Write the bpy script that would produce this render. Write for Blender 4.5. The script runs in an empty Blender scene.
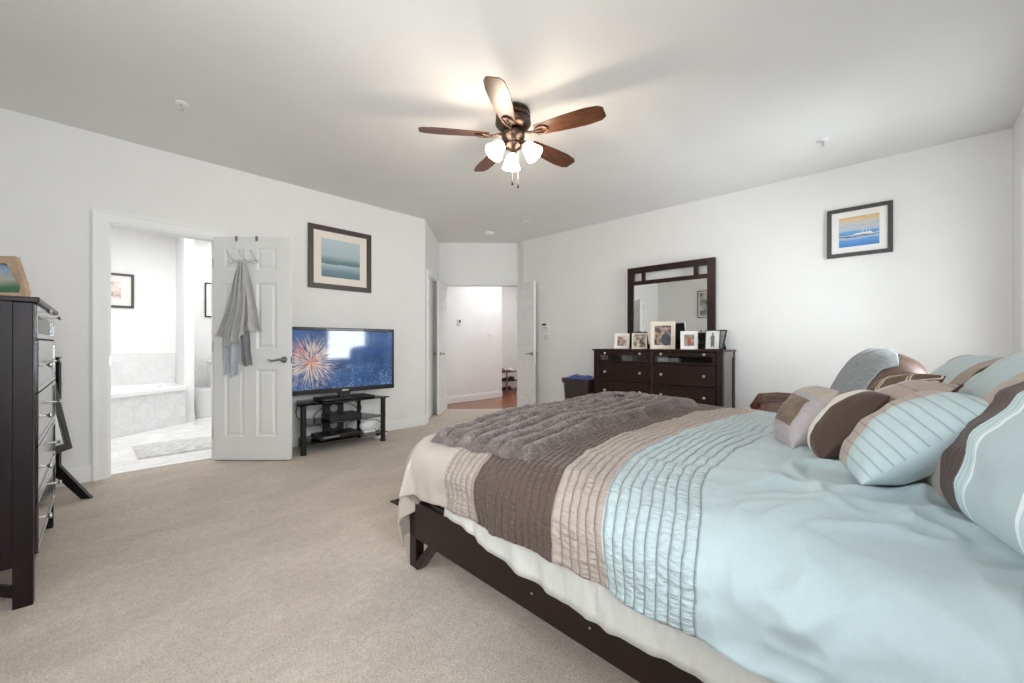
import bpy, bmesh, math, random
from mathutils import Vector, Matrix, noise

PI = math.pi
R = math.radians
scn = bpy.context.scene
COL = scn.collection
random.seed(7)

# ------------------------------------------------------------------ camera
HC = 2.74                       # ceiling height
cam_d = bpy.data.cameras.new('camera')
cam = bpy.data.objects.new('camera', cam_d)
COL.objects.link(cam)
cam.location = (0, 0, 1.07)
cam.rotation_euler = (R(90), 0, -math.atan2(388, 412) )
# forward direction is (sin(yaw'), ...): world forward = (0.7278, 0.6858)
cam.rotation_euler = (R(90), 0, math.atan2(0.6858, 0.7278) - R(90))
cam_d.sensor_width = 36
cam_d.lens = 412 / 1024 * 36
cam_d.shift_y = 3 / 1024
cam_d.clip_start = 0.02
scn.camera = cam

# ------------------------------------------------------------------ world, daylight, exposure
w = bpy.data.worlds.new('daylight')
scn.world = w
w.use_nodes = True
bg = w.node_tree.nodes['Background']
bg.inputs[0].default_value = (0.86, 0.93, 1.0, 1)
bg.inputs[1].default_value = 1.2
scn.view_settings.view_transform = 'Standard'
scn.view_settings.look = 'None'
scn.view_settings.gamma = 1
scn.view_settings.use_curve_mapping = False
scn.view_settings.exposure = 0.28
scn.cycles.use_denoising = True
scn.cycles.max_bounces = 10
scn.cycles.diffuse_bounces = 6
scn.cycles.glossy_bounces = 4
scn.cycles.transmission_bounces = 6
scn.cycles.transparent_max_bounces = 8
scn.cycles.sample_clamp_indirect = 6


def area(name, loc, rot, sx, sy, power, col=(1, 1, 1)):
    l = bpy.data.lights.new(name, 'AREA')
    l.shape = 'RECTANGLE'
    l.size = sx
    l.size_y = sy
    l.energy = power
    l.color = col
    o = bpy.data.objects.new(name, l)
    o.location = loc
    o.rotation_euler = rot
    COL.objects.link(o)
    return o


DAY = (0.93, 0.97, 1.0)
# daylight arriving at the windows (headboard wall faces +y, window wall faces +x)
area('daylight_headboard_window', (3.95, -0.80, 1.45), (R(-100), 0, R(180)), 0.95, 1.5, 60, DAY)
area('daylight_headboard_window', (0.15, -0.80, 1.45), (R(-90), 0, R(180)), 0.95, 1.5, 74, DAY)
area('side_fill_daylight', (-0.87, 1.20, 1.45), (0, R(-90), 0), 1.5, 1.6, 54, DAY)  # added fill at an unseen side window, brightens the near bed side
# added area lights, out of view, that brighten the bathroom and the hall
area('bathroom_fill_light', (0.6, 6.2, 2.66), (0, 0, 0), 1.2, 1.2, 31, (1, 0.995, 0.985))
area('bathroom_fill_light', (1.7, 7.4, 2.66), (0, 0, 0), 0.4, 0.4, 6, (1, 0.99, 0.97))
area('hall_fill_light', (5.55, 5.10, 2.66), (0, 0, 0), 0.5, 0.5, 17, (0.97, 0.98, 1.0))
area('hall_fill_light', (6.8, 5.6, 2.66), (0, 0, 0), 0.5, 0.5, 10, (0.97, 0.98, 1.0))


# ------------------------------------------------------------------ materials
def new_mat(name):
    m = bpy.data.materials.new(name)
    m.use_nodes = True
    nt = m.node_tree
    b = nt.nodes['Principled BSDF']
    return m, nt, b


def N(nt, t, **kw):
    n = nt.nodes.new(t)
    for k, v in kw.items():
        setattr(n, k, v)
    return n


def mixc(nt, fac, a, b, blend='MIX'):
    n = nt.nodes.new('ShaderNodeMix')
    n.data_type = 'RGBA'
    n.blend_type = blend
    for sock, v in ((n.inputs[0], fac), (n.inputs[6], a), (n.inputs[7], b)):
        if hasattr(v, 'links') or isinstance(v, bpy.types.NodeSocket):
            nt.links.new(v, sock)
        elif isinstance(v, (int, float)):
            sock.default_value = v
        else:
            sock.default_value = (*v[:3], 1)
    return n.outputs[2]


def math_n(nt, op, a, b=None, c=None):
    n = nt.nodes.new('ShaderNodeMath')
    n.operation = op
    for i, v in enumerate((a, b, c)):
        if v is None:
            continue
        if isinstance(v, bpy.types.NodeSocket):
            nt.links.new(v, n.inputs[i])
        else:
            n.inputs[i].default_value = v
    return n.outputs[0]


def tex_noise(nt, scale, detail=3, rough=0.5, coord='Object', stretch=None):
    tc = N(nt, 'ShaderNodeTexCoord')
    src = tc.outputs[coord]
    if stretch:
        mp = N(nt, 'ShaderNodeMapping')
        nt.links.new(src, mp.inputs[0])
        mp.inputs['Scale'].default_value = stretch
        src = mp.outputs[0]
    n = N(nt, 'ShaderNodeTexNoise')
    nt.links.new(src, n.inputs['Vector'])
    n.inputs['Scale'].default_value = scale
    n.inputs['Detail'].default_value = detail
    n.inputs['Roughness'].default_value = rough
    return n.outputs['Fac']


def ramp(nt, fac, stops, interp='LINEAR'):
    r = N(nt, 'ShaderNodeValToRGB')
    r.color_ramp.interpolation = interp
    els = r.color_ramp.elements
    while len(els) < len(stops):
        els.new(0.5)
    for e, (p, c) in zip(els, stops):
        e.position = p
        e.color = (*c[:3], 1)
    nt.links.new(fac, r.inputs[0])
    return r.outputs[0]


def bump(nt, b, h, strength=0.3, dist=0.01):
    n = N(nt, 'ShaderNodeBump')
    n.inputs['Strength'].default_value = strength
    n.inputs['Distance'].default_value = dist
    nt.links.new(h, n.inputs['Height'])
    nt.links.new(n.outputs[0], b.inputs['Normal'])


def plain(name, col, rough=0.5, metal=0.0, spec=0.5, var=0.05, nscale=30, bstr=0.0, bdist=0.004, stretch=None, sheen=0.0, coat=0.0):
    m, nt, b = new_mat(name)
    f = tex_noise(nt, nscale, 3, 0.55, stretch=stretch)
    lo = tuple(max(0, c * (1 - var)) for c in col)
    hi = tuple(min(1, c * (1 + var)) for c in col)
    c = ramp(nt, f, [(0.3, lo), (0.7, hi)])
    nt.links.new(c, b.inputs['Base Color'])
    b.inputs['Roughness'].default_value = rough
    b.inputs['Metallic'].default_value = metal
    b.inputs['Specular IOR Level'].default_value = spec
    if sheen:
        b.inputs['Sheen Weight'].default_value = sheen
    if coat:
        b.inputs['Coat Weight'].default_value = coat
        b.inputs['Coat Roughness'].default_value = 0.1
    if bstr:
        bump(nt, b, f, bstr, bdist)
    return m


M = {}
M['wall'] = plain('wall_paint', (0.80, 0.795, 0.785), 0.85, spec=0.2, var=0.012, nscale=4, bstr=0.05, bdist=0.002)
M['ceil'] = plain('ceiling_paint', (0.79, 0.785, 0.775), 0.9, spec=0.1, var=0.012, nscale=3)
M['trim'] = plain('white_trim_paint', (0.84, 0.84, 0.83), 0.45, var=0.01, nscale=5)
M['door'] = plain('white_door_paint', (0.80, 0.80, 0.79), 0.5, var=0.012, nscale=6)
M['bathwall'] = plain('bathroom_paint', (0.84, 0.84, 0.84), 0.8, spec=0.2, var=0.01, nscale=4)
M['espresso'] = plain('espresso_wood', (0.020, 0.0085, 0.006), 0.34, spec=0.3, var=0.45, nscale=9, stretch=(12, 1, 1), bstr=0.03, bdist=0.001)
M['black_wood'] = plain('black_brown_wood', (0.010, 0.008, 0.009), 0.3, spec=0.3, var=0.35, nscale=9, stretch=(1, 1, 10))
M['chestwood'] = plain('dark_stained_chest_wood', (0.013, 0.0075, 0.009), 0.36, spec=0.22, var=0.35, nscale=5, stretch=(6, 6, 1))
M['chestfront'] = plain('polished_chest_front', (0.016, 0.010, 0.013), 0.2, spec=0.5, var=0.35, nscale=5, stretch=(6, 6, 1), coat=1.0)
M['espresso_side'] = plain('polished_espresso_panel', (0.022, 0.012, 0.010), 0.15, spec=0.5, var=0.3, nscale=6, coat=0.9)
M['bedwood'] = plain('dark_bed_wood', (0.012, 0.005, 0.0045), 0.3, spec=0.3, var=0.4, nscale=8, stretch=(1, 12, 1))
M['black'] = plain('black_plastic', (0.012, 0.012, 0.013), 0.3, var=0.1)
M['blackmatte'] = plain('matte_black', (0.014, 0.014, 0.015), 0.6, var=0.1)
M['nickel'] = plain('brushed_nickel', (0.62, 0.61, 0.59), 0.3, metal=1.0, var=0.05)
M['pewter'] = plain('dark_pewter', (0.36, 0.35, 0.335), 0.35, metal=1.0, var=0.08)
M['chrome'] = plain('chrome', (0.8, 0.8, 0.8), 0.1, metal=1.0, var=0.02)
M['bronze'] = plain('antique_bronze', (0.115, 0.078, 0.060), 0.36, metal=1.0, var=0.35, nscale=14)
M['white_plastic'] = plain('white_plastic', (0.82, 0.82, 0.81), 0.4, var=0.01)
M['grey_plastic'] = plain('grey_plastic', (0.30, 0.31, 0.32), 0.45, var=0.05)
M['porcelain'] = plain('white_porcelain', (0.86, 0.86, 0.86), 0.12, var=0.01)
M['tub'] = plain('white_acrylic', (0.88, 0.88, 0.88), 0.15, var=0.01)
M['mat_board'] = plain('white_mat_board', (0.80, 0.79, 0.76), 0.8, var=0.01)
M['cream_board'] = plain('cream_mat_board', (0.80, 0.74, 0.66), 0.8, var=0.02)
M['frame_grey'] = plain('charcoal_frame', (0.055, 0.050, 0.047), 0.4, var=0.15)
M['frame_brown'] = plain('dark_brown_frame', (0.050, 0.037, 0.034), 0.4, var=0.2)
M['frame_white'] = plain('white_photo_frame', (0.84, 0.81, 0.78), 0.35, var=0.03)
M['frame_cream'] = plain('cream_photo_frame', (0.78, 0.70, 0.56), 0.35, var=0.06)
M['frame_tan'] = plain('tan_wood_frame', (0.42, 0.29, 0.19), 0.5, var=0.2, nscale=12, stretch=(1, 8, 1))
M['leather'] = plain('brown_leather', (0.105, 0.062, 0.045), 0.38, var=0.25, nscale=6, bstr=0.25, bdist=0.004)
M['redwood'] = plain('reddish_wood', (0.11, 0.034, 0.02), 0.3, var=0.35, nscale=8, stretch=(1, 8, 8))
M['bin'] = plain('black_brown_bin_plastic', (0.035, 0.027, 0.023), 0.35, var=0.2, nscale=10)
M['blue_plastic'] = plain('blue_bag_plastic', (0.05, 0.09, 0.34), 0.35, var=0.35, nscale=25)
M['towel_grey'] = plain('grey_terry', (0.45, 0.44, 0.435), 0.95, spec=0.1, var=0.12, nscale=90, bstr=0.4, sheen=0.3)
M['towel_blue'] = plain('pale_blue_grey_terry', (0.47, 0.50, 0.55), 0.95, spec=0.1, var=0.12, nscale=70, bstr=0.3, sheen=0.3)
M['towel_dark'] = plain('dark_grey_terry', (0.25, 0.25, 0.255), 0.95, spec=0.1, var=0.12, nscale=90, bstr=0.4, sheen=0.3)
M['cable'] = plain('black_cable', (0.01, 0.01, 0.01), 0.5)
M['white_cable'] = plain('white_cable', (0.75, 0.75, 0.73), 0.5)
M['throwback'] = plain('grey_blue_blanket', (0.30, 0.32, 0.335), 0.95, spec=0.1, var=0.22, nscale=30, bstr=0.35, stretch=(1, 1, 6), sheen=0.2)
M['bin_white'] = plain('pale_plastic', (0.6, 0.6, 0.59), 0.5, var=0.02)
M['mattress'] = plain('mattress_ticking', (0.78, 0.77, 0.74), 0.9, var=0.02)


def carpet_mat():
    m, nt, b = new_mat('beige_carpet')
    big = tex_noise(nt, 2.2, 4, 0.6, stretch=(1, 1.8, 1))
    mid = tex_noise(nt, 28, 4, 0.65)
    fine = tex_noise(nt, 125, 4, 0.8)
    c1 = ramp(nt, big, [(0.32, (0.68, 0.592, 0.508)), (0.68, (0.82, 0.725, 0.635))])
    c2 = ramp(nt, mid, [(0.3, (0.82, 0.812, 0.805)), (0.7, (1.0, 1.0, 1.0))])
    c3 = ramp(nt, fine, [(0.34, (0.62, 0.605, 0.59)), (0.62, (1.0, 1.0, 1.0))])
    c = mixc(nt, 1.0, c1, c2, 'MULTIPLY')
    c = mixc(nt, 1.0, c, c3, 'MULTIPLY')
    nt.links.new(c, b.inputs['Base Color'])
    b.inputs['Roughness'].default_value = 1.0
    b.inputs['Specular IOR Level'].default_value = 0.05
    b.inputs['Sheen Weight'].default_value = 0.15
    h = math_n(nt, 'ADD', math_n(nt, 'MULTIPLY', fine, 1.0), math_n(nt, 'MULTIPLY', mid, 0.8))
    bump(nt, b, h, 0.7, 0.012)
    return m


M['carpet'] = carpet_mat()


def wood_floor_mat():
    m, nt, b = new_mat('red_oak_floor')
    tc = N(nt, 'ShaderNodeTexCoord')
    br = N(nt, 'ShaderNodeTexBrick')
    nt.links.new(tc.outputs['Object'], br.inputs[0])
    br.inputs['Scale'].default_value = 1.0
    br.inputs['Brick Width'].default_value = 1.1
    br.inputs['Row Height'].default_value = 0.085
    br.inputs['Mortar Size'].default_value = 0.002
    br.inputs['Color1'].default_value = (0.37, 0.135, 0.055, 1)
    br.inputs['Color2'].default_value = (0.27, 0.085, 0.035, 1)
    br.inputs['Mortar'].default_value = (0.08, 0.025, 0.012, 1)
    g = tex_noise(nt, 6, 4, 0.6, stretch=(2, 30, 1))
    c = mixc(nt, 1.0, br.outputs[0], ramp(nt, g, [(0.3, (0.7, 0.7, 0.7)), (0.7, (1, 1, 1))]), 'MULTIPLY')
    nt.links.new(c, b.inputs['Base Color'])
    b.inputs['Roughness'].default_value = 0.25
    return m


M['oak'] = wood_floor_mat()


def marble_hex(name, size, axes, grout=(0.68, 0.68, 0.68), base=(0.80, 0.80, 0.805), shine=0.2):
    """white marble cut in large hexagons; axes picks the two object axes of the tiling"""
    m, nt, b = new_mat(name)
    tc = N(nt, 'ShaderNodeTexCoord')
    sp = N(nt, 'ShaderNodeSeparateXYZ')
    nt.links.new(tc.outputs['Object'], sp.inputs[0])
    x = math_n(nt, 'DIVIDE', sp.outputs[axes[0]], size)
    y = math_n(nt, 'DIVIDE', sp.outputs[axes[1]], size)
    s3 = math.sqrt(3)

    def cell(ox, oy):
        ax = math_n(nt, 'SUBTRACT', math_n(nt, 'FLOORED_MODULO', math_n(nt, 'ADD', x, ox), 1.0), 0.5)
        ay = math_n(nt, 'SUBTRACT', math_n(nt, 'FLOORED_MODULO', math_n(nt, 'ADD', y, oy), s3), s3 / 2)
        d2 = math_n(nt, 'ADD', math_n(nt, 'MULTIPLY', ax, ax), math_n(nt, 'MULTIPLY', ay, ay))
        ax = math_n(nt, 'ABSOLUTE', ax)
        ay = math_n(nt, 'ABSOLUTE', ay)
        e = math_n(nt, 'MAXIMUM', ax, math_n(nt, 'ADD', math_n(nt, 'MULTIPLY', ax, 0.5), math_n(nt, 'MULTIPLY', ay, s3 / 2)))
        return d2, e
    d1, e1 = cell(0, 0)
    d2, e2 = cell(0.5, s3 / 2)
    sel = math_n(nt, 'LESS_THAN', d1, d2)
    e = math_n(nt, 'ADD', math_n(nt, 'MULTIPLY', sel, e1), math_n(nt, 'MULTIPLY', math_n(nt, 'SUBTRACT', 1.0, sel), e2))
    line = math_n(nt, 'GREATER_THAN', e, 0.482)
    v = tex_noise(nt, 3.5, 6, 0.65)
    vein = math_n(nt, 'ABSOLUTE', math_n(nt, 'SUBTRACT', v, 0.5))
    mc = ramp(nt, vein, [(0.0, tuple(c * 0.90 for c in base)), (0.05, tuple(c * 0.97 for c in base)), (0.2, base)])
    c = mixc(nt, line, mc, grout)
    nt.links.new(c, b.inputs['Base Color'])
    b.inputs['Roughness'].default_value = shine
    return m


M['hex_panel'] = marble_hex('marble_hexagon_tile', 0.26, (0, 2))
M['hex_back'] = marble_hex('marble_backsplash_tile', 0.30, (0, 2), grout=(0.74, 0.74, 0.74))


def bath_floor_mat():
    m, nt, b = new_mat('pale_marble_floor_tile')
    tc = N(nt, 'ShaderNodeTexCoord')
    br = N(nt, 'ShaderNodeTexBrick')
    nt.links.new(tc.outputs['Object'], br.inputs[0])
    br.inputs['Scale'].default_value = 1.0
    br.inputs['Brick Width'].default_value = 0.6
    br.inputs['Row Height'].default_value = 0.3
    br.inputs['Mortar Size'].default_value = 0.003
    v = tex_noise(nt, 2.5, 6, 0.65)
    vein = math_n(nt, 'ABSOLUTE', math_n(nt, 'SUBTRACT', v, 0.5))
    mc = ramp(nt, vein, [(0.0, (0.70, 0.70, 0.71)), (0.06, (0.80, 0.80, 0.80)), (0.2, (0.84, 0.84, 0.84))])
    nt.links.new(mc, br.inputs['Color1'])
    nt.links.new(mc, br.inputs['Color2'])
    br.inputs['Mortar'].default_value = (0.68, 0.68, 0.68, 1)
    nt.links.new(br.outputs[0], b.inputs['Base Color'])
    b.inputs['Roughness'].default_value = 0.25
    return m


M['bath_floor'] = bath_floor_mat()


def glass_mat(name, tint=(1, 1, 1), gloss=0.12, rough=0.02):
    m = bpy.data.materials.new(name)
    m.use_nodes = True
    nt = m.node_tree
    nt.nodes.remove(nt.nodes['Principled BSDF'])
    out = nt.nodes['Material Output']
    t = N(nt, 'ShaderNodeBsdfTransparent')
    t.inputs[0].default_value = (*tint, 1)
    g = N(nt, 'ShaderNodeBsdfGlossy')
    g.inputs['Roughness'].default_value = rough
    f = N(nt, 'ShaderNodeFresnel')
    f.inputs[0].default_value = 1.5
    k = math_n(nt, 'ADD', math_n(nt, 'MULTIPLY', f.outputs[0], 0.8), gloss * 0.3)
    mx = N(nt, 'ShaderNodeMixShader')
    nt.links.new(k, mx.inputs[0])
    nt.links.new(t.outputs[0], mx.inputs[1])
    nt.links.new(g.outputs[0], mx.inputs[2])
    nt.links.new(mx.outputs[0], out.inputs[0])
    return m


M['pane'] = glass_mat('window_glass', (0.97, 0.98, 0.98), 0.02)
M['smoked'] = glass_mat('smoked_glass', (0.30, 0.32, 0.33), 0.25)
M['drawer_glass'] = glass_mat('drawer_glass', (0.75, 0.76, 0.78), 0.25)


def mirror_mat():
    m, nt, b = new_mat('mirror_silver')
    b.inputs['Base Color'].default_value = (0.90, 0.91, 0.91, 1)
    b.inputs['Metallic'].default_value = 1
    b.inputs['Roughness'].default_value = 0.015
    return m


M['mirror'] = mirror_mat()


def blade_mat():
    m, nt, b = new_mat('walnut_fan_blade')
    g = tex_noise(nt, 5, 5, 0.6, stretch=(1.2, 14, 1))
    c = ramp(nt, g, [(0.3, (0.035, 0.0115, 0.006)), (0.5, (0.080, 0.027, 0.012)), (0.72, (0.15, 0.058, 0.026))])
    nt.links.new(c, b.inputs['Base Color'])
    b.inputs['Roughness'].default_value = 0.38
    return m


M['blade'] = blade_mat()


def shade_mat():
    m, nt, b = new_mat('lit_frosted_glass')
    b.inputs['Base Color'].default_value = (0.95, 0.93, 0.9, 1)
    b.inputs['Roughness'].default_value = 0.4
    b.inputs['Emission Color'].default_value = (1.0, 0.86, 0.68, 1)
    b.inputs['Emission Strength'].default_value = 14
    return m


M['shade'] = shade_mat()


def photo_mat(name, stops, scale=9, seed=0.0, detail=2, zgrad=None):
    """a printed picture: soft blotches of the given colours"""
    m, nt, b = new_mat(name)
    tc = N(nt, 'ShaderNodeTexCoord')
    mp = N(nt, 'ShaderNodeMapping')
    nt.links.new(tc.outputs['Object'], mp.inputs[0])
    mp.inputs['Location'].default_value = (seed, seed * 1.7, seed * 0.6)
    n = N(nt, 'ShaderNodeTexNoise')
    nt.links.new(mp.outputs[0], n.inputs['Vector'])
    n.inputs['Scale'].default_value = scale
    n.inputs['Detail'].default_value = detail
    c = ramp(nt, n.outputs['Fac'], stops)
    nt.links.new(c, b.inputs['Base Color'])
    b.inputs['Roughness'].default_value = 0.2
    return m


def bands_mat(name, stops, z0, z1, wob=0.03, nscale=6, stretch=(1, 1, 4), rough=0.35, tex=0.25):
    """picture printed in horizontal bands: z from z0 to z1 (object space) drives a ramp, broken up by noise"""
    m, nt, b = new_mat(name)
    tc = N(nt, 'ShaderNodeTexCoord')
    sp = N(nt, 'ShaderNodeSeparateXYZ')
    nt.links.new(tc.outputs['Object'], sp.inputs[0])
    mr = N(nt, 'ShaderNodeMapRange')
    nt.links.new(sp.outputs[2], mr.inputs[0])
    mr.inputs[1].default_value = z0
    mr.inputs[2].default_value = z1
    n = tex_noise(nt, nscale, 5, 0.65, stretch=stretch)
    f = math_n(nt, 'ADD', mr.outputs[0], math_n(nt, 'MULTIPLY', math_n(nt, 'SUBTRACT', n, 0.5), wob))
    c = ramp(nt, f, stops)
    n2 = tex_noise(nt, nscale * 3, 4, 0.7, stretch=stretch)
    c = mixc(nt, 1.0, c, ramp(nt, n2, [(0.3, (1 - tex,) * 3), (0.7, (1, 1, 1))]), 'MULTIPLY')
    nt.links.new(c, b.inputs['Base Color'])
    b.inputs['Roughness'].default_value = rough
    return m


def tv_mat():
    """the picture on the screen: fireworks over a lit city at night"""
    m, nt, b = new_mat('lit_screen_fireworks')
    tc = N(nt, 'ShaderNodeTexCoord')
    sp = N(nt, 'ShaderNodeSeparateXYZ')
    nt.links.new(tc.outputs['Object'], sp.inputs[0])
    X, Z = sp.outputs[0], sp.outputs[2]
    base = ramp(nt, tex_noise(nt, 4, 5, 0.65), [(0.3, (0.016, 0.045, 0.12)), (0.55, (0.038, 0.095, 0.24)), (0.8, (0.11, 0.20, 0.36))])
    col = base

    def burst(cx, cz, rad, k, c_in, c_out, colr, amt):
        dx = math_n(nt, 'SUBTRACT', X, cx)
        dz = math_n(nt, 'SUBTRACT', Z, cz)
        r = math_n(nt, 'SQRT', math_n(nt, 'ADD', math_n(nt, 'MULTIPLY', dx, dx), math_n(nt, 'MULTIPLY', dz, dz)))
        a = math_n(nt, 'ARCTAN2', dz, dx)
        cb = N(nt, 'ShaderNodeCombineXYZ')
        nt.links.new(math_n(nt, 'MULTIPLY', a, k), cb.inputs[0])
        nt.links.new(math_n(nt, 'MULTIPLY', r, 9.0), cb.inputs[1])
        nz = N(nt, 'ShaderNodeTexNoise')
        nt.links.new(cb.outputs[0], nz.inputs['Vector'])
        nz.inputs['Scale'].default_value = 1.0
        nz.inputs['Detail'].default_value = 2
        ray = math_n(nt, 'MULTIPLY', math_n(nt, 'SUBTRACT', nz.outputs['Fac'], 0.47), 7.0)
        ray.node.use_clamp = True
        mr = N(nt, 'ShaderNodeMapRange')
        nt.links.new(r, mr.inputs[0])
        mr.inputs[1].default_value = rad * 0.55
        mr.inputs[2].default_value = rad
        mr.inputs[3].default_value = 1
        mr.inputs[4].default_value = 0
        f = math_n(nt, 'MULTIPLY', math_n(nt, 'MULTIPLY', ray, mr.outputs[0]), amt)
        rn = math_n(nt, 'DIVIDE', r, rad)
        cc = ramp(nt, rn, [(0.0, c_in), (0.45, c_out), (1.0, c_out)])
        return mixc(nt, f, colr, cc)
    col = burst(-0.35, 0.40, 0.31, 17, (0.9, 0.40, 0.14), (0.66, 0.55, 0.46), col, 0.85)
    col = burst(-0.35, 0.40, 0.20, 8, (1.0, 0.42, 0.10), (0.85, 0.62, 0.42), col, 0.8)
    col = burst(-0.47, 0.53, 0.10, 7, (0.75, 0.12, 0.06), (0.45, 0.10, 0.10), col, 0.85)
    # city lights along the lower part
    vr = N(nt, 'ShaderNodeTexVoronoi')
    nt.links.new(tc.outputs['Object'], vr.inputs['Vector'])
    vr.inputs['Scale'].default_value = 62
    dots = math_n(nt, 'LESS_THAN', vr.outputs['Distance'], 0.36)
    mr = N(nt, 'ShaderNodeMapRange')
    nt.links.new(Z, mr.inputs[0])
    mr.inputs[1].default_value = 0.46
    mr.inputs[2].default_value = 0.14
    patchy = math_n(nt, 'MULTIPLY', math_n(nt, 'SUBTRACT', tex_noise(nt, 7, 4, 0.6), 0.36), 3.2)
    patchy.node.use_clamp = True
    low = math_n(nt, 'MULTIPLY', math_n(nt, 'MULTIPLY', dots, mr.outputs[0]), patchy)
    dc = mixc(nt, 0.55, vr.outputs['Color'], (0.62, 0.72, 0.70))
    col = mixc(nt, math_n(nt, 'MULTIPLY', low, 0.62), col, dc)
    nt.links.new(col, b.inputs['Emission Color'])
    b.inputs['Emission Strength'].default_value = 0.9
    b.inputs['Base Color'].default_value = (0.01, 0.01, 0.012, 1)
    b.inputs['Roughness'].default_value = 0.06
    b.inputs['Specular IOR Level'].default_value = 0.8
    return m


M['tv'] = tv_mat()


# ------------------------------------------------------------------ mesh helpers
class MB:
    """collects shapes and links them as ONE mesh object"""

    def __init__(self):
        self.bm = bmesh.new()

    def _xf(self, vs, mat):
        if mat is not None:
            for v in vs:
                v.co = mat @ v.co

    def box(self, x0, x1, y0, y1, z0, z1, bev=0.0, mat=None, seg=2):
        g = bmesh.ops.create_cube(self.bm, size=1)
        vs = g['verts']
        for v in vs:
            v.co = Vector((x0 + (v.co.x + 0.5) * (x1 - x0), y0 + (v.co.y + 0.5) * (y1 - y0), z0 + (v.co.z + 0.5) * (z1 - z0)))
        if bev > 0:
            es = list({e for v in vs for e in v.link_edges})
            r = bmesh.ops.bevel(self.bm, geom=es, offset=bev, segments=seg, profile=0.5, affect='EDGES')
            vs = list({v for f in r['faces'] for v in f.verts} | {v for v in vs if v.is_valid})
        self._xf(vs, mat)
        return self

    def cyl(self, p0, p1, r0, r1=None, n=16, caps=True):
        p0, p1 = Vector(p0), Vector(p1)
        r1 = r0 if r1 is None else r1
        d = (p1 - p0)
        q = d.to_track_quat('Z', 'Y').to_matrix().to_4x4()
        q.translation = (p0 + p1) / 2
        bmesh.ops.create_cone(self.bm, cap_ends=caps, segments=n, radius1=r0, radius2=r1, depth=d.length, matrix=q)
        return self

    def sphere(self, c, r, sx=1, sy=1, sz=1, n=16):
        mt = Matrix.Translation(c) @ Matrix.Diagonal((sx, sy, sz, 1))
        bmesh.ops.create_uvsphere(self.bm, u_segments=n, v_segments=max(6, n // 2), radius=r, matrix=mt)
        return self

    def lathe(self, prof, n=24, mat=None, cap=True):
        rings = []
        for r, z in prof:
            rings.append([self.bm.verts.new((r * math.cos(2 * PI * i / n), r * math.sin(2 * PI * i / n), z)) for i in range(n)])
        for a, b in zip(rings, rings[1:]):
            for i in range(n):
                self.bm.faces.new((a[i], a[(i + 1) % n], b[(i + 1) % n], b[i]))
        if cap:
            for rg, fl in ((rings[0], True), (rings[-1], False)):
                try:
                    self.bm.faces.new(list(reversed(rg)) if fl else rg)
                except ValueError:
                    pass
        self._xf([v for rg in rings for v in rg], mat)
        return self

    def prism(self, pts, z0, z1, mat=None):
        """polygon in x,y pulled from z0 to z1"""
        lo = [self.bm.verts.new((p[0], p[1], z0)) for p in pts]
        hi = [self.bm.verts.new((p[0], p[1], z1)) for p in pts]
        n = len(pts)
        f1 = self.bm.faces.new(list(reversed(lo)))
        f2 = self.bm.faces.new(hi)
        for i in range(n):
            self.bm.faces.new((lo[i], lo[(i + 1) % n], hi[(i + 1) % n], hi[i]))
        self._xf(lo + hi, mat)
        return self

    def tube(self, pts, r, n=8):
        pts = [Vector(p) for p in pts]
        rings = []
        up = Vector((0.0123, 0.02, 1))
        for i, p in enumerate(pts):
            d = (pts[min(i + 1, len(pts) - 1)] - pts[max(i - 1, 0)]).normalized()
            a = d.cross(up)
            if a.length < 1e-3:
                a = d.cross(Vector((1, 0, 0)))
            a.normalize()
            b2 = d.cross(a).normalized()
            rr = r[i] if isinstance(r, (list, tuple)) else r
            rings.append([self.bm.verts.new(p + a * rr * math.cos(2 * PI * k / n) + b2 * rr * math.sin(2 * PI * k / n)) for k in range(n)])
        for a, b2 in zip(rings, rings[1:]):
            for k in range(n):
                self.bm.faces.new((a[k], a[(k + 1) % n], b2[(k + 1) % n], b2[k]))
        self.bm.faces.new(list(reversed(rings[0])))
        self.bm.faces.new(rings[-1])
        return self

    def quad(self, a, b, c, d):
        self.bm.faces.new([self.bm.verts.new(p) for p in (a, b, c, d)])
        return self

    def grid(self, fn, nu, nv, uv=True):
        """fn(u,v) -> point; u,v in 0..1; keeps uv"""
        bm = self.bm
        lay = bm.loops.layers.uv.verify() if uv else None
        vs = [[bm.verts.new(fn(i / nu, j / nv)) for i in range(nu + 1)] for j in range(nv + 1)]
        for j in range(nv):
            for i in range(nu):
                f = bm.faces.new((vs[j][i], vs[j][i + 1], vs[j + 1][i + 1], vs[j + 1][i]))
                if uv:
                    for l, (a, b2) in zip(f.loops, ((i, j), (i + 1, j), (i + 1, j + 1), (i, j + 1))):
                        l[lay].uv = (a / nu, b2 / nv)
        return self

    def build(self, name, mat, parent=None, smooth=False, loc=None, rot=None, recalc=True):
        me = bpy.data.meshes.new(name)
        if recalc:
            bmesh.ops.recalc_face_normals(self.bm, faces=self.bm.faces)
        self.bm.to_mesh(me)
        self.bm.free()
        if mat is not None:
            for m in (mat if isinstance(mat, (list, tuple)) else [mat]):
                me.materials.append(m)
        if smooth:
            for p in me.polygons:
                p.use_smooth = True
        o = bpy.data.objects.new(name, me)
        COL.objects.link(o)
        if parent is not None:
            o.parent = parent
        if loc is not None:
            o.location = loc
        if rot is not None:
            o.rotation_euler = rot
        return o


def autosmooth(o, ang=35):
    me = o.data
    for p in me.polygons:
        p.use_smooth = True
    me.set_sharp_from_angle(angle=R(ang))
    return o


def tag(o, label=None, cat=None, group=None, kind=None):
    if label:
        o['label'] = label
    if cat:
        o['category'] = cat
    if group:
        o['group'] = group
    if kind:
        o['kind'] = kind
    return o


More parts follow.
